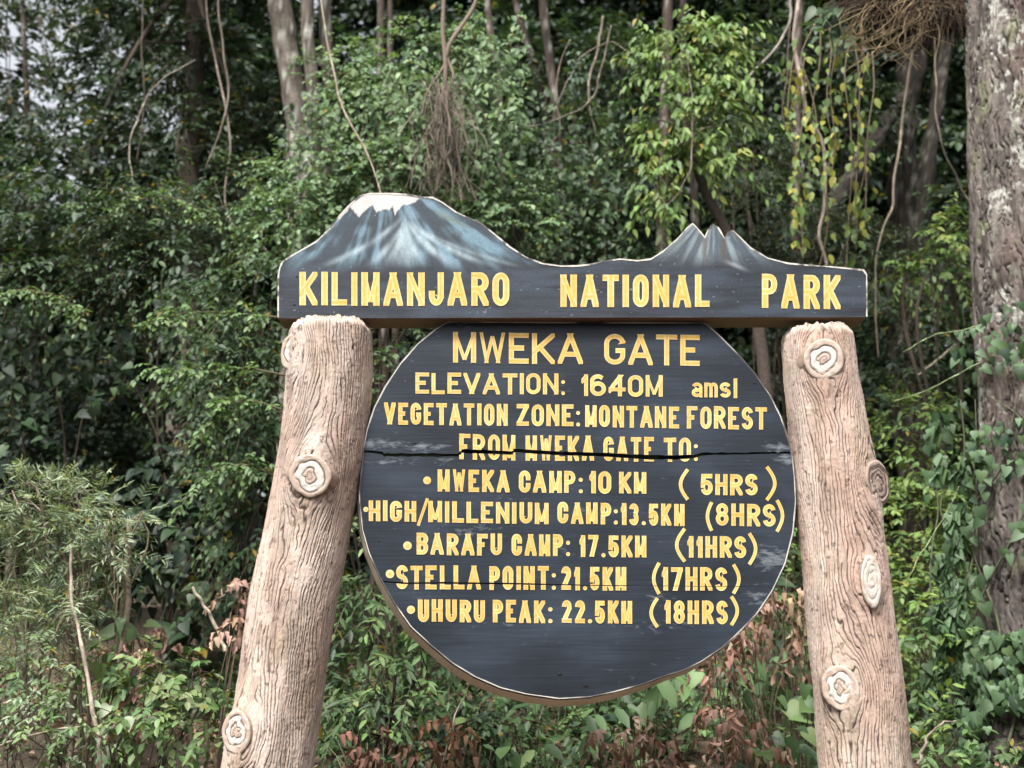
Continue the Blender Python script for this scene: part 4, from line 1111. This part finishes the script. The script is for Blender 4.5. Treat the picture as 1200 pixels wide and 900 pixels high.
shrub("willowy_shrub", "grey green shrub of narrow leaves at the lower left edge with a pale bare stem", 112, [(50,600,6.4,55,32),(105,625,6.3,45,26),(150,612,6.2,22,18),(20,650,6.3,45,35),(75,665,6.4,50,28),(30,720,6.2,45,35),(95,590,6.5,30,22),(20,590,6.3,45,30),(70,720,6.1,35,25),(135,650,6.2,25,16)], S_WILLOW, 58, stem_r=.014, stemc=(.22, .18, .14), dens=1.15)
shrub("low_shrub", "low pale green shrub between the bare stem and the left post foot", 190, [(185,795,6.0,45,26),(235,800,6.1,30,22),(150,770,6.2,30,20),(215,845,5.8,40,28),(140,840,5.8,35,25)], style(pal=G_FRESH+[((.17,.22,.10),4)], ls=.065, den=40, L=.18, asp=.55), 59, stem_r=.010)
shrub("low_shrub", "fine leaved green undergrowth shrub in the bottom left corner", 40, [(30,800,5.9,55,35),(80,850,5.7,50,35),(20,880,5.6,50,35)], style(pal=G_FRESH+G_GREY, ls=.045, den=60, L=.2, asp=.4), 60, stem_r=.010)
shrub("sapling", "young tree with drooping lime green leaves behind the small painted peaks", 860, [(800,55,8.7,48,26),(845,80,8.7,36,26),(775,85,8.6,30,22),(820,115,8.5,50,24),(850,140,8.6,30,22),(785,140,8.5,34,22),(805,175,8.5,34,20),(760,175,8.5,20,20),(765,215,8.4,24,20),(775,250,8.4,16,18),(840,185,8.5,26,16),(830,45,8.8,40,22)], S_LIME, 61, cat="tree", stems=False, gap=.05)
shrub("lime_sprig_shrub", "spray of lime leaves beside the left edge of the big bark trunk", 1110, [(1110,280,9,26,22),(1095,310,9,22,16),(1125,320,8.8,18,18),(1090,560,8.4,20,20),(1060,320,9.2,16,14)], style(pal=G_LIME, ls=.085, den=34, hang=.7), 62, stem_r=.010)
st = MB()
p, r = px_path([(800,60,8.6,2),(803,120,8.6,3),(808,170,8.6,4),(826,222,8.6,5.5),(850,268,8.6,6.5),(872,320,8.6,7)]); b_ = gbase(900, 8.6)
tube(st, np.r_[p, [lerp(p[-1], np.array(b_), .5) + [.1, 0, 0], b_]], np.r_[r, .055, .07], 10, 60, (.06, .047, .04), .006, 20)
for q in ((790,90),(840,90),(770,140),(850,150),(765,200),(775,240)):
    a0, ra = px_path([(806,165,8.6,2.4),((806+q[0])/2,(150+q[1])/2,8.55,1.8),(q[0],q[1],8.5,.8)]); tube(st, a0, ra, 6, 14, (.16, .125, .10))
sap = [o for o in SC.objects if o.name.startswith("sapling")][0]
st.build("trunk", M_BARK, sap)

def big_leaf_plant(label, spots, seed, T=T_HEART, asp=.88, pal=G_MID + G_FRESH, ls=.125, group="broad leaved plants under the sign"):
    r = rg(seed); Y = spots[0][2]
    base = gbase(spots[0][0], Y); root = empty("broad_leaved_plant", base, label, "plant", group)
    f, s = MB(), MB()
    for px, py, Yq, n, rad in spots:
        n = int(n * 1.15)
        m = pxm(Yq); c = P(px, py, Yq)
        p = c + r.normal(0, 1, (n, 3)) * np.array([rad * m, .14, rad * m * .8])
        p[:, 2] = np.maximum(p[:, 2], ground_h(p[:, 0], p[:, 1]) + .08)
        ax = unit(np.c_[r.normal(0, .7, n), r.normal(-.5, .4, n), r.normal(-.55, .4, n)])
        up = unit(np.array([0, -.6, .8]) + r.normal(0, .3, (n, 3)))
        col = pick(pal, n, r) * r.uniform(.75, 1.25, (n, 1))
        leaf_batch(f, p, ax, up, ls * r.uniform(.55, 1.15, n), asp * r.uniform(.75, 1.1, n), T, col)
        for q in range(n):
            b0 = np.array([lerp(base[0], p[q][0], .6), lerp(base[1], p[q][1], .7), 0]); b0[2] = ground_h(b0[0], b0[1]) - .03
            tube(s, [b0, lerp(b0, p[q], .6) + r.normal(0, .03, 3), p[q]], [.0035, .003, .002], 5, 8, (.05, .07, .03))
    f.build("leaves", M_LEAF, root); s.build("stem", M_STEM, root)
big_leaf_plant("plant with big pointed leaves under the right part of the round board", [(740,810,6.6,14,22),(790,800,6.8,12,20),(700,850,6.4,10,20)], 71, T_OVAL, .48, ls=.17)
big_leaf_plant("broad leaved plant among the dead brown leaves left of the right post", [(865,790,6.7,16,22),(930,770,6.9,14,20),(900,700,7,8,18)], 72)
big_leaf_plant("broad leaved plant right against the foot of the right post", [(945,820,6.2,14,14),(930,880,5.9,10,16)], 73)
big_leaf_plant("broad leaved plant beside the bare stem of the willowy shrub", [(140,745,6.3,12,18),(120,780,6.2,8,16),(130,850,5.9,9,18)], 74, pal=G_FRESH+G_GREY, ls=.11)
big_leaf_plant("broad leaved plant low under the bottom rim of the round board", [(620,860,6.2,12,24),(560,840,6.3,10,20),(660,820,6.8,9,24)], 75, T_OVAL, .52, pal=G_MID+G_FRESH, ls=.14)

def dead_plant(label, spots, seed, ls=.060, pal=B_DEAD):
    r = rg(seed); base = gbase(spots[0][0], spots[0][2]); root = empty("withered_plant", base, label, "plant", "withered plants under the sign")
    f, s = MB(), MB()
    S = style(k=7, L=.17, ls=ls, asp=.66, den=34, droop=1.0, hang=.9, T=T_DEAD, pal=pal, tw=.002, twc=(.13, .09, .06), flut=.9, odd=0)
    for px, py, Y, rx, ry in spots:
        m = pxm(Y); c = P(px, py, Y)
        blob(f, c, np.array([rx * m, .16, ry * m]), S, r, 1.0, .30, gs=6)
        b0 = np.array(base) + np.r_[r.normal(0, .1, 2), -.05]
        for q in range(3):
            e = c + r.normal(0, .5, 3) * np.array([rx * m, .12, ry * m])
            tube(s, [b0, lerp(b0, e, .5) + r.normal(0, .06, 3), e], [.006, .004, .002], 5, 10, (.12, .088, .066))
    f.build("dead_leaves", M_DEAD, root); s.build("stem", M_STEM, root)
dead_plant("withered plant with red brown leaves below the right edge of the round board", [(880,725,6.2,26,30),(855,765,6.2,24,28),(840,745,6.3,16,20)], 81)
dead_plant("low withered plant with brown leaves left of the right post foot", [(885,845,5.9,40,28),(920,855,5.9,25,28),(850,850,5.9,20,20)], 82)
dead_plant("withered brown plant under the bottom of the round board, right of its middle", [(735,850,5.9,32,22),(760,875,5.8,35,22),(705,870,5.8,20,20)], 83)
dead_plant("withered light brown plant under the lower left rim of the round board", [(545,852,5.8,24,16),(515,865,5.8,22,18),(560,885,5.7,22,16)], 84, pal=[((.30,.18,.12),3),((.24,.13,.08),3)])
dead_plant("withered purple brown plant at the right foot of the left post", [(470,885,5.7,30,18),(390,880,5.8,25,25),(430,875,5.8,25,18)], 85, pal=[((.15,.085,.065),3),((.20,.11,.08),2)])
dead_plant("dry straw coloured plant between the round board and the right post", [(925,715,6.6,20,34),(905,690,6.7,16,26),(945,745,6.5,14,24)], 86, ls=.07, pal=[((.26,.18,.12),3),((.30,.22,.15),2),((.20,.13,.09),2)])
dead_plant("small withered plant with reddish leaves left of the left post", [(172,748,6.3,12,8),(190,765,6.3,16,10),(165,830,5.9,10,18)], 87)
dead_plant("withered brown leaves caught against the left side of the left post", [(278,735,6.2,9,16),(290,690,6.4,7,14)], 88)

# ---- lianas, roots and sticks
def liana(label, pts, seed, col=(.17, .14, .115), group="lianas", name="liana", leaves=None, cat="liana"):
    p, r = px_path(pts); r = r * .52; n = max(30, len(pts) * 14)
    m = MB(); w = spline(np.c_[p, r], n)
    rr = rg(seed); t = np.linspace(0, 1, n)
    w[:, 0] += .008 * vn(t * 11, 0, 0, seed); w[:, 1] += .02 * vn(t * 9, 3, 0, seed)
    tube(m, w[:, :3], np.abs(w[:, 3]), 8, None, bump=.003, bscale=30, seed=seed, colfn=trunk_col(np.array(col) * .65, col, np.array(col) * 1.5, 0, 14, seed))
    o = m.build(name, M_STEM)
    return tag(o, label, cat, group)
liana("long thin liana hanging straight down at the upper left", [(246,-90,10.6,2.2),(243,20,10.6,2.2),(254,75,10.6,2.6),(266,130,10.5,2.8),(270,170,10.4,2.5),(264,240,10.3,2.4),(272,262,10.2,2.2),(300,280,10,1.8),(322,306,9.8,1.4)], 1)
liana("second thin liana twisting beside the long one at the upper left", [(262,-90,10.5,2.6),(257,25,10.5,2.6),(262,60,10.5,2.8),(267,110,10.5,2.4),(258,150,10.4,1.6),(240,197,10.3,1.2)], 2)
liana("pale liana curving down like a hook at the upper left", [(228,70,10,1.4),(200,86,10,2.0),(175,110,10,2.2),(160,145,10,2.2),(151,185,10,1.9),(156,212,10,1.4)], 3, (.30, .27, .23))
liana("thin dark liana against the white sky side, left of the hooked liana", [(172,-90,11,1.6),(166,60,11,1.7),(168,120,11,1.6),(160,190,11,1.1)], 4, (.10,.085,.07))
liana("long pale liana slanting down to the snowy painted summit", [(366,-90,8.2,2.0),(376,0,8.2,2.2),(388,70,8.1,2.3),(402,125,8.0,2.2),(425,170,7.9,2.0),(445,222,7.8,1.8),(452,300,7.8,1.8)], 5, (.30, .25, .20))
liana("thick winding pale liana falling to the right end of the header board", [(940,-90,8.6,5),(936,0,8.6,5),(930,40,8.6,4.8),(938,95,8.6,4.8),(945,135,8.6,5),(963,165,8.6,4.6),(967,200,8.6,4.4),(966,245,8.6,4.2),(960,280,8.6,4),(968,306,8.6,4),(965,420,8.6,4)], 6, (.34, .28, .24))
liana("pale liana sweeping in from upper left to the winding liana", [(868,100,9.6,2.8),(884,82,9.6,3),(908,58,9.6,3.2),(924,30,9.6,3.4),(925,-20,9.6,3.4),(918,-90,9.6,3.4)], 7, (.28, .25, .22))
liana("long curved liana hanging in front of the old forked tree", [(1068,60,9.4,3.4),(1062,110,9.4,3.4),(1056,160,9.4,3.4),(1050,200,9.3,3.2),(1046,240,9.2,3),(1034,268,9.1,2.8),(1026,320,9,2.4),(1028,420,9,2.4)], 8, (.17, .14, .11))
liana("thin liana bowing from the root clump to the big bark trunk", [(1096,40,8.2,2.6),(1097,100,8.2,2.6),(1100,150,8.1,2.6),(1112,190,8,2.4),(1126,218,7.8,2.2),(1140,240,7.5,2)], 9, (.15, .125, .10))
liana("dark thin liana hanging behind the yellow leaved vine", [(925,20,10,1.5),(922,90,10,1.5),(918,140,10,1.6),(932,170,10,1.4),(938,210,10,1.2)], 10, (.13, .10, .08))
for i, (lb, pts) in enumerate((
    ("bare looping twig in the dark gap right of the spotted trunk", [(612,150,10.4,1.2),(650,140,10.3,1.5),(690,120,10.3,1.6),(705,80,10.3,1.5),(716,30,10.3,1.3)]),
    ("bare twig crossing the dark gap towards the lime sapling", [(650,130,10.2,1.2),(665,95,10.2,1.4),(690,60,10.2,1.6),(712,50,10.2,1.3),(745,65,10.1,1.0)]),
    ("thicker bare branch standing in the dark gap left of the sapling", [(706,20,10.6,2.6),(700,60,10.6,2.8),(690,92,10.6,3),(692,130,10.6,2.4),(700,160,10.6,1.6)]),
    ("thin pale vine with a bend right of the spotted trunk", [(668,45,9.8,1.1),(658,70,9.8,1.2),(652,110,9.8,1.3),(652,160,9.8,1.2),(640,170,9.8,1.0)]),
    ("fine hanging stem beside the curved trunk of the lime sapling", [(805,60,8.2,1.0),(812,160,8.2,1.1),(808,200,8.2,1.2),(790,232,8.2,1.2),(778,243,8.2,.9)]))):
    liana(lb, pts, 20 + i, (.24, .20, .165), group="bare twigs in the dark gap", name="bare_twig", cat="twig")
for i, (lb, pts) in enumerate((
    ("dry leaning stick on the slope just left of the left post", [(225,688,6.8,3.2),(240,712,6.8,3.6),(255,740,6.8,4),(264,764,6.7,4)]),
    ("pale stick lying across the bottom left corner", [(-10,876,5.6,2.2),(25,866,5.6,2.6),(60,856,5.6,2.6),(96,852,5.6,2.4)]),
    ("bare pale stem of the willowy shrub standing at lower left", [(80,640,6.0,3),(84,690,6.0,3.4),(95,750,5.9,4),(106,810,5.8,4.4),(116,870,5.7,4.8),(122,930,5.7,5)]),
    ("thin dry stalk leaning under the lower left rim of the round board", [(552,795,6.0,1.6),(540,825,6.0,1.8),(525,865,5.9,2),(515,910,5.8,2)]),
    ("thin dry twig rising between the left post and the bright shrub", [(236,720,6.4,1.3),(250,705,6.4,1.4),(275,690,6.4,1.2),(300,682,6.4,.9)]),
    ("forked dry branch on the bank at lower right beside the right post", [(1075,896,5.8,3.4),(1085,870,5.9,3),(1100,850,5.9,2.4),(1118,845,6,1.6)]),
    ("dry brown branch slanting in the shade between the right post and the big trunk", [(1075,440,9,2.2),(1095,425,9,2.6),(1115,408,9,2.8),(1140,388,8.9,2.6)]))):
    liana(lb, pts, 40 + i, (.30, .25, .20), group="sticks and stems on the bank", name="dry_stick", cat="stick")

# hanging root tangle above the painted mountain
rt = empty("hanging_root_tangle", P(521, 60, 8.4), "tangle of hanging aerial roots above the right shoulder of the painted mountain", "roots")
m1 = MB(); r5 = rg(91); RC = (.16, .125, .10)
for pp in ([(518,-90,8.4,2.6),(520,0,8.4,2.8),(519,40,8.4,3),(522,70,8.4,3.4),(521,110,8.4,3),(522,150,8.4,2.2)],
           [(566,-60,8.5,2.4),(554,10,8.5,2.6),(540,32,8.45,2.8),(527,52,8.4,3),(522,70,8.4,3)],
           [(522,60,8.4,2),(527,75,8.4,1.8),(531,90,8.35,1.6),(526,105,8.35,1.4),(525,150,8.3,1.2)],
           [(520,78,8.4,1.4),(512,90,8.35,1.3),(500,110,8.3,1.2),(494,135,8.3,1)],
           [(513,104,8.35,1.8),(512,140,8.35,1.8),(514,170,8.3,1.4)],
           [(519,100,8.4,1.8),(518,150,8.3,1.8),(516,190,8.3,1.4),(510,228,8.3,1.2)]):
    p, r = px_path(pp); tube(m1, p, r, 7, 30, RC, .003, 30, 2)
m1.build("main_root", M_STEM, rt)
m2 = MB()
for i in range(150):
    x0, y0 = 519 + r5.normal(0, 15), r5.uniform(85, 185)
    x1, y1 = x0 + r5.normal(0, 14), y0 + r5.uniform(15, 60); x2, y2 = x1 + r5.normal(0, 12), min(236, y1 + r5.uniform(5, 45))
    yy = 8.28 + r5.normal(0, .10, 3)
    p, r = px_path([(x0, y0, yy[0], .75), (x1, y1, yy[1], .65), (x2, y2, yy[2], .4)])
    tube(m2, p, r * r5.uniform(.4, 1.0), 4, 10, np.array((.17, .14, .115)) * r5.uniform(.6, 1.3), cap=False)
m2.build("fine_roots", M_STEM, rt)

# root and leaf clump on a branch beside the big trunk
cl = empty("epiphyte_clump", P(1085, 40, 7.4), "brown hanging epiphyte clump of dead roots at the top, beside the big bark trunk", "epiphyte")
m1, m2 = MB(), MB(); r6 = rg(92)
p, r = px_path([(1160,18,7.2,9),(1130,14,7.3,10),(1085,8,7.4,9),(1030,-6,7.5,7),(960,-40,7.7,5)]); tube(m1, p, r, 12, 40, bump=.012, bscale=10, colfn=TC_DARK)
m1.build("branch", M_BARK, cl)
for i in range(2300):
    u = unit(r6.normal(0, 1, 3)); x0, y0 = 1078 + 62 * u[0] + 10 * vn(i, 0, 0, 3), 12 + 22 * u[2] * -1 - 14 * (u[0] < -.4)
    Yq = 7.35 + .25 * u[1]
    dx = r6.normal(-8, 20) + 10 * u[0]; dy = r6.uniform(2, 38) * (1.2 if r6.random() < .15 else .8)
    p, r = px_path([(x0, y0, Yq, .8), (x0 + dx * .6, y0 + dy * .3 - 3, Yq - .05, .7), (x0 + dx, y0 + dy, Yq - .06 + r6.normal(0, .07), .3)])
    c = np.array([(.055, .036, .024), (.10, .068, .042), (.20, .145, .08), (.03, .022, .016)][r6.choice(4, p=[.42, .25, .08, .25])])
    tube(m2, p, r * r6.uniform(.4, 1.0), 4, 7, c * .8, cap=False)
for i in range(70):
    x0, y0 = r6.uniform(1005, 1100), r6.uniform(-10, 40)
    p, r = px_path([(x0, y0, 7.1, 1.0), (x0 + r6.normal(-14, 14), y0 + r6.uniform(8, 25), 7.05, .9), (x0 + r6.normal(-18, 22), y0 + r6.uniform(20, 60), 7.05, .4)])
    tube(m2, p, r * .7, 5, 12, np.array((.20, .15, .085)) * r6.uniform(.4, 1.2), cap=False)
m2.build("hanging_roots", M_STEM, cl)
m3 = MB(); n = 26
pp_ = P(r6.uniform(948, 1010, n), r6.uniform(6, 45, n), r6.uniform(7.2, 7.6, n))
leaf_batch(m3, pp_, unit(np.c_[r6.normal(-.4, .5, n), r6.normal(-.3, .3, n), r6.normal(-.5, .4, n)]), unit(np.array([0, -.5, 1]) + r6.normal(0, .3, (n, 3))), .15 * r6.uniform(.6, 1.2, n), np.full(n, .7), T_HEART, pick(G_MID, n, r6))
m3.build("leaves", M_LEAF, cl)

# hanging vine with small yellow leaves
yv = empty("yellow_vine", P(960, 60, 8.3), "hanging vine with scattered yellow green leaves left of the old forked tree", "vine")
m1, m2 = MB(), MB(); r7 = rg(93)
for i in range(11):
    x0 = 925 + i * 9.5 + r7.normal(0, 4); y0 = r7.uniform(10, 90); y1 = r7.uniform(200, 330)
    yq = 8.3 + r7.normal(0, .2)
    pp = [(x0 + r7.normal(0, 5), y0 + (y1 - y0) * t, yq, 1.0 - .4 * t) for t in np.linspace(0, 1, 6)]
    p, r = px_path(pp); w = spline(np.c_[p, r], 40); tube(m1, w[:, :3], w[:, 3], 5, None, (.15, .12, .08))
    n = int(r7.uniform(18, 40)); ix = r7.integers(3, 40, n)
    pos = w[ix, :3] + r7.normal(0, .05, (n, 3))
    leaf_batch(m2, pos, unit(np.c_[r7.normal(0, .45, n), r7.normal(-.2, .35, n), -np.ones(n)]), unit(np.c_[r7.normal(0, .5, n), -np.ones(n), r7.normal(.4, .4, n)]), .085 * r7.uniform(.6, 1.2, n), np.full(n, .55), T_OVAL, pick(G_YEL + G_LIME, n, r7) * r7.uniform(.7, 1.1, (n, 1)))
m1.build("stem", M_STEM, yv); m2.build("leaves", M_LEAF, yv)

# ivy on the big trunk
iv = empty("climbing_ivy", (BT_P[-1][0] - .45, 6.55, float(ground_h(BT_P[-1][0] - .45, 6.55))), "green heart leaved ivy climbing the left side of the big bark trunk", "ivy")
m1, m2 = MB(), MB(); r8 = rg(94)
def on_trunk(px, py, lift):
    """point on the trunk's skin in the direction of angle th at the height of photo row py"""
    z = P(px, py, 6.7)[..., 2]
    cx = np.interp(-z, -BT_P[:, 2], BT_P[:, 0]); R = np.interp(-z, -BT_P[:, 2], BT_R) + lift
    x = P(px, py, 6.7)[..., 0]
    sn = np.clip((x - cx) / R, -1.0, .98); 
    y = 7.0 - R * np.sqrt(np.maximum(0, 1 - sn ** 2))
    return np.stack([np.where(x < cx - R, x, cx + sn * R), y, z], -1), np.stack([sn, -np.sqrt(np.maximum(0, 1 - sn ** 2)), 0 * sn], -1)
def ivy_leaves(n, xr, yr, ls, prob):
    px, py = r8.uniform(*xr, n), r8.uniform(*yr, n)
    k = r8.random(n) < prob(px, py); px, py = px[k], py[k]; n = len(px)
    p, nr = on_trunk(px, py, .05 + .10 * r8.random(n))
    ax = unit(np.c_[r8.normal(0, .45, n), r8.normal(-.2, .25, n), -np.ones(n) + r8.normal(0, .35, n)])
    leaf_batch(m2, p, ax, unit(nr * [.45, 1, 1] + [0, -.45, .45] + r8.normal(0, .3, (n, 3))), ls * r8.uniform(.55, 1.2, n), r8.uniform(.68, 1.05, n), T_HEART, pick(G_MID + [((.095, .165, .080), 6), ((.12, .19, .105), 4)], n, r8) * r8.uniform(.75, 1.25, (n, 1)))
gap_ = lambda px, py: sstep(-.35, .15, vn(px / 22, py / 30, 0, 5))
ivy_leaves(3000, (1106, 1165), (470, 900), .078, lambda x, y: gap_(x, y) * np.exp(-((x - (1138 - (y - 470) * .02)) / 18) ** 2))
ivy_leaves(420, (1136, 1190), (360, 560), .066, lambda x, y: .5 * gap_(x, y) * sstep(300, 440, y))
ivy_leaves(1700, (1110, 1215), (740, 910), .070, lambda x, y: gap_(x, y))
ivy_leaves(300, (1175, 1212), (560, 780), .070, lambda x, y: .12 * gap_(x, y))
for i in range(7):
    x0 = r8.uniform(1115, 1195); pts = []
    y = 905; x = x0
    while y > r8.uniform(380, 520):
        pts.append((x, y)); y -= 45; x = np.clip(x + r8.normal(3, 9), 1112, 1198)
    a = np.array(pts); p, _ = on_trunk(a[:, 0], a[:, 1], .03); tube(m1, p, np.linspace(.010, .004, len(p)), 6, len(p) * 6, (.09, .095, .06))
m1.build("stem", M_STEM, iv); m2.build("leaves", M_LEAF, iv)

# pale climbing tendrils between right post and trunk
for i, (lb, pts) in enumerate((("pale green tendril reaching left from the ivy, upper one", [(1150,380,6.8,.9),(1125,388,6.8,1.1),(1095,392,6.8,1.1),(1060,412,6.8,.7)]),
    ("pale green tendril reaching left from the ivy, lower one", [(1148,425,6.8,.9),(1120,440,6.8,1.1),(1085,458,6.8,1.1),(1046,470,6.8,.7)]),
    ("thin green stem rising through the bright bush beside the right post", [(1062,680,6.6,.9),(1085,640,6.6,1.1),(1105,610,6.6,1),(1122,570,6.6,.7)]))):
    liana(lb, pts, 60 + i, (.22, .28, .14), group="tendrils beside the ivy", name="tendril", cat="tendril")

# ---- curtains of hanging vines and arching sprays in front of the thickets
def curtain(label, strands, ls, pal, seed, asp=.62, T=T_OVAL):
    r = rg(seed); a0 = P(strands[0][0], strands[0][1], strands[0][3])
    root = empty("vine_curtain", a0, label, "vine", "curtains of hanging vines")
    f, s = MB(), MB()
    for x, y0, y1, Y in strands:
        t = np.linspace(0, 1, 8); xx = x + 4 * vn(t * 3 + x, 0, 0, seed) + r.normal(0, 3) * t
        p = P(xx, y0 + (y1 - y0) * t, Y + .12 * vn(t * 2 + x, 5, 0, seed)); w = spline(p, 60)
        tube(s, w, .0035, 5, None, (.08, .07, .045), cap=False)
        L = np.linalg.norm(w[-1] - w[0]); n = int(L / ls * 5.5)
        i = r.integers(0, 60, n); pos = w[i] + r.normal(0, 1, (n, 3)) * np.array([.05, .04, .02]) * (.5 + r.random((n, 1)))
        ax = unit(np.c_[r.normal(0, .7, n), r.normal(-.35, .3, n), r.normal(-.8, .35, n)])
        leaf_batch(f, pos, ax, unit(np.array([0, -.7, .7]) + r.normal(0, .3, (n, 3))), ls * r.uniform(.45, 1.2, n), asp * r.uniform(.75, 1.15, n), T, pick(pal, n, r) * r.uniform(.7, 1.3, (n, 1)))
    f.build("leaves", M_LEAF, root); s.build("stem", M_STEM, root)
rr_ = rg(97)
G_VD = G_VINE + G_FRESH
curtain("curtain of fresh green vines right of the hanging root tangle", [(x, 40 + rr_.uniform(-30, 40), 270 + rr_.uniform(-60, 25), 8.6 + rr_.uniform(-.15, .2)) for x in (540, 548, 556, 563, 571, 580, 588, 597, 606)], .075, G_VD, 201)
curtain("curtain of fresh green vines left of the hanging root tangle", [(x, 60 + rr_.uniform(-30, 60), 235 + rr_.uniform(-60, 10), 8.6 + rr_.uniform(-.15, .2)) for x in (424, 434, 446, 455, 464, 474, 484, 492)], .070, G_VD, 202)
curtain("loose vine strands in front of the pale grey three stemmed tree", [(x, y0, y1, 8.6) for x, y0, y1 in ((338,120,250),(352,170,290),(366,90,270),(380,140,300),(396,100,300),(330,200,310))], .075, G_MID + G_FRESH, 203)
curtain("dark ropes of leafy creeper hanging in the left hollow", [(x, y0, y1, 8.4) for x, y0, y1 in ((222,300,470),(236,330,560),(252,300,600),(205,350,440),(268,340,640),(190,300,400))], .085, G_MID + G_DARK, 204)
curtain("big leaved climber hanging at the far left under the shrubs", [(x, y0, y1, 8.9) for x, y0, y1 in ((15,380,560),(40,400,520),(70,390,470),(108,380,500),(140,390,460))], .11, G_DARK + G_MID, 205, .85, T_HEART)
curtain("leafy creeper strands hanging round the shaded spotted trunk", [(x, y0, y1, 9.6) for x, y0, y1 in ((640,100,300),(655,200,310),(672,60,300),(690,180,310),(712,120,310),(725,200,310))], .080, G_MID, 206)
for i, (lb, pts) in enumerate((
    ("light green leafy spray reaching left from the creeper, uppermost of its set", [(330,372,7.6),(280,368,7.5),(225,366,7.4),(172,378,7.3)]),
    ("light green leafy spray bending down left of the header board end", [(335,440,7.5),(290,432,7.4),(235,436,7.3),(180,432,7.3)]),
    ("leafy spray beside the upper part of the left post", [(330,480,7.4),(295,470,7.3),(262,478,7.2),(240,500,7.2)]),
    ("leafy spray low beside the middle of the left post", [(325,560,7.2),(290,545,7.1),(255,550,7.1),(228,572,7.0)]),
    ("spray of pale leaves over the shrubs below the hooked liana", [(120,260,8.6),(160,235,8.5),(205,232,8.4),(245,250,8.4)]),
    ("spray of small green leaves at the left edge above the dark hollow", [(-20,360,8.4),(20,340,8.3),(60,345,8.3),(95,365,8.2)]))):
    r = rg(210 + i); a = np.array(pts, float); p = P(a[:, 0], a[:, 1], a[:, 2]); w = spline(p, 40)
    root = empty("leafy_spray", p[0], lb, "branch", "leafy sprays beside the left post and hollow")
    f, s = MB(), MB(); tube(s, w, np.linspace(.007, .002, 40), 6, None, (.13, .11, .07))
    n = 34; ix = r.integers(4, 40, n); d = unit(np.gradient(w, axis=0)[ix] * 30 + np.c_[r.normal(0, .5, n), r.normal(-.4, .4, n), r.normal(.0, .45, n)])
    twigs(f, w[ix], d, style(k=7, L=.17, ls=.058, pal=G_FRESH, asp=.5, flut=.25), r)
    f.build("leaves", M_LEAF, root); s.build("stem", M_STEM, root)

# ---- undergrowth and litter over the bank
ug = MB(); r9 = rg(95)
n = 9000; x = r9.uniform(-7, 8, n); y = r9.uniform(5.4, 12, n)
kp = fbm(x * .9, y * .9, 0, 12, 3) > -.12; x, y = x[kp], y[kp]; n = len(x)
o_ = np.c_[x, y, ground_h(x, y) + r9.uniform(0, .22, n)]
twigs(ug, o_, unit(np.c_[r9.normal(0, .6, n), r9.normal(-.4, .5, n), r9.uniform(.3, 1, n)]), style(pal=G_MID + G_FRESH, ls=.065, L=.22, asp=.5), r9)
tag(ug.build("undergrowth", M_LEAF), kind="stuff")
lt = MB(); n = 9000; x = r9.uniform(-6, 7, n); y = r9.uniform(4.2, 9.5, n)
leaf_batch(lt, np.c_[x, y, ground_h(x, y) + .02 + .03 * r9.random(n)], unit(np.c_[r9.normal(0, 1, (n, 2)), r9.normal(0, .25, n)]), unit(np.array([0, 0, 1]) + r9.normal(0, .4, (n, 3))), .075 * r9.uniform(.5, 1.2, n), np.full(n, .5), T_DEAD, pick(B_DEAD, n, r9))
tag(lt.build("leaf_litter", M_DEAD), kind="stuff")
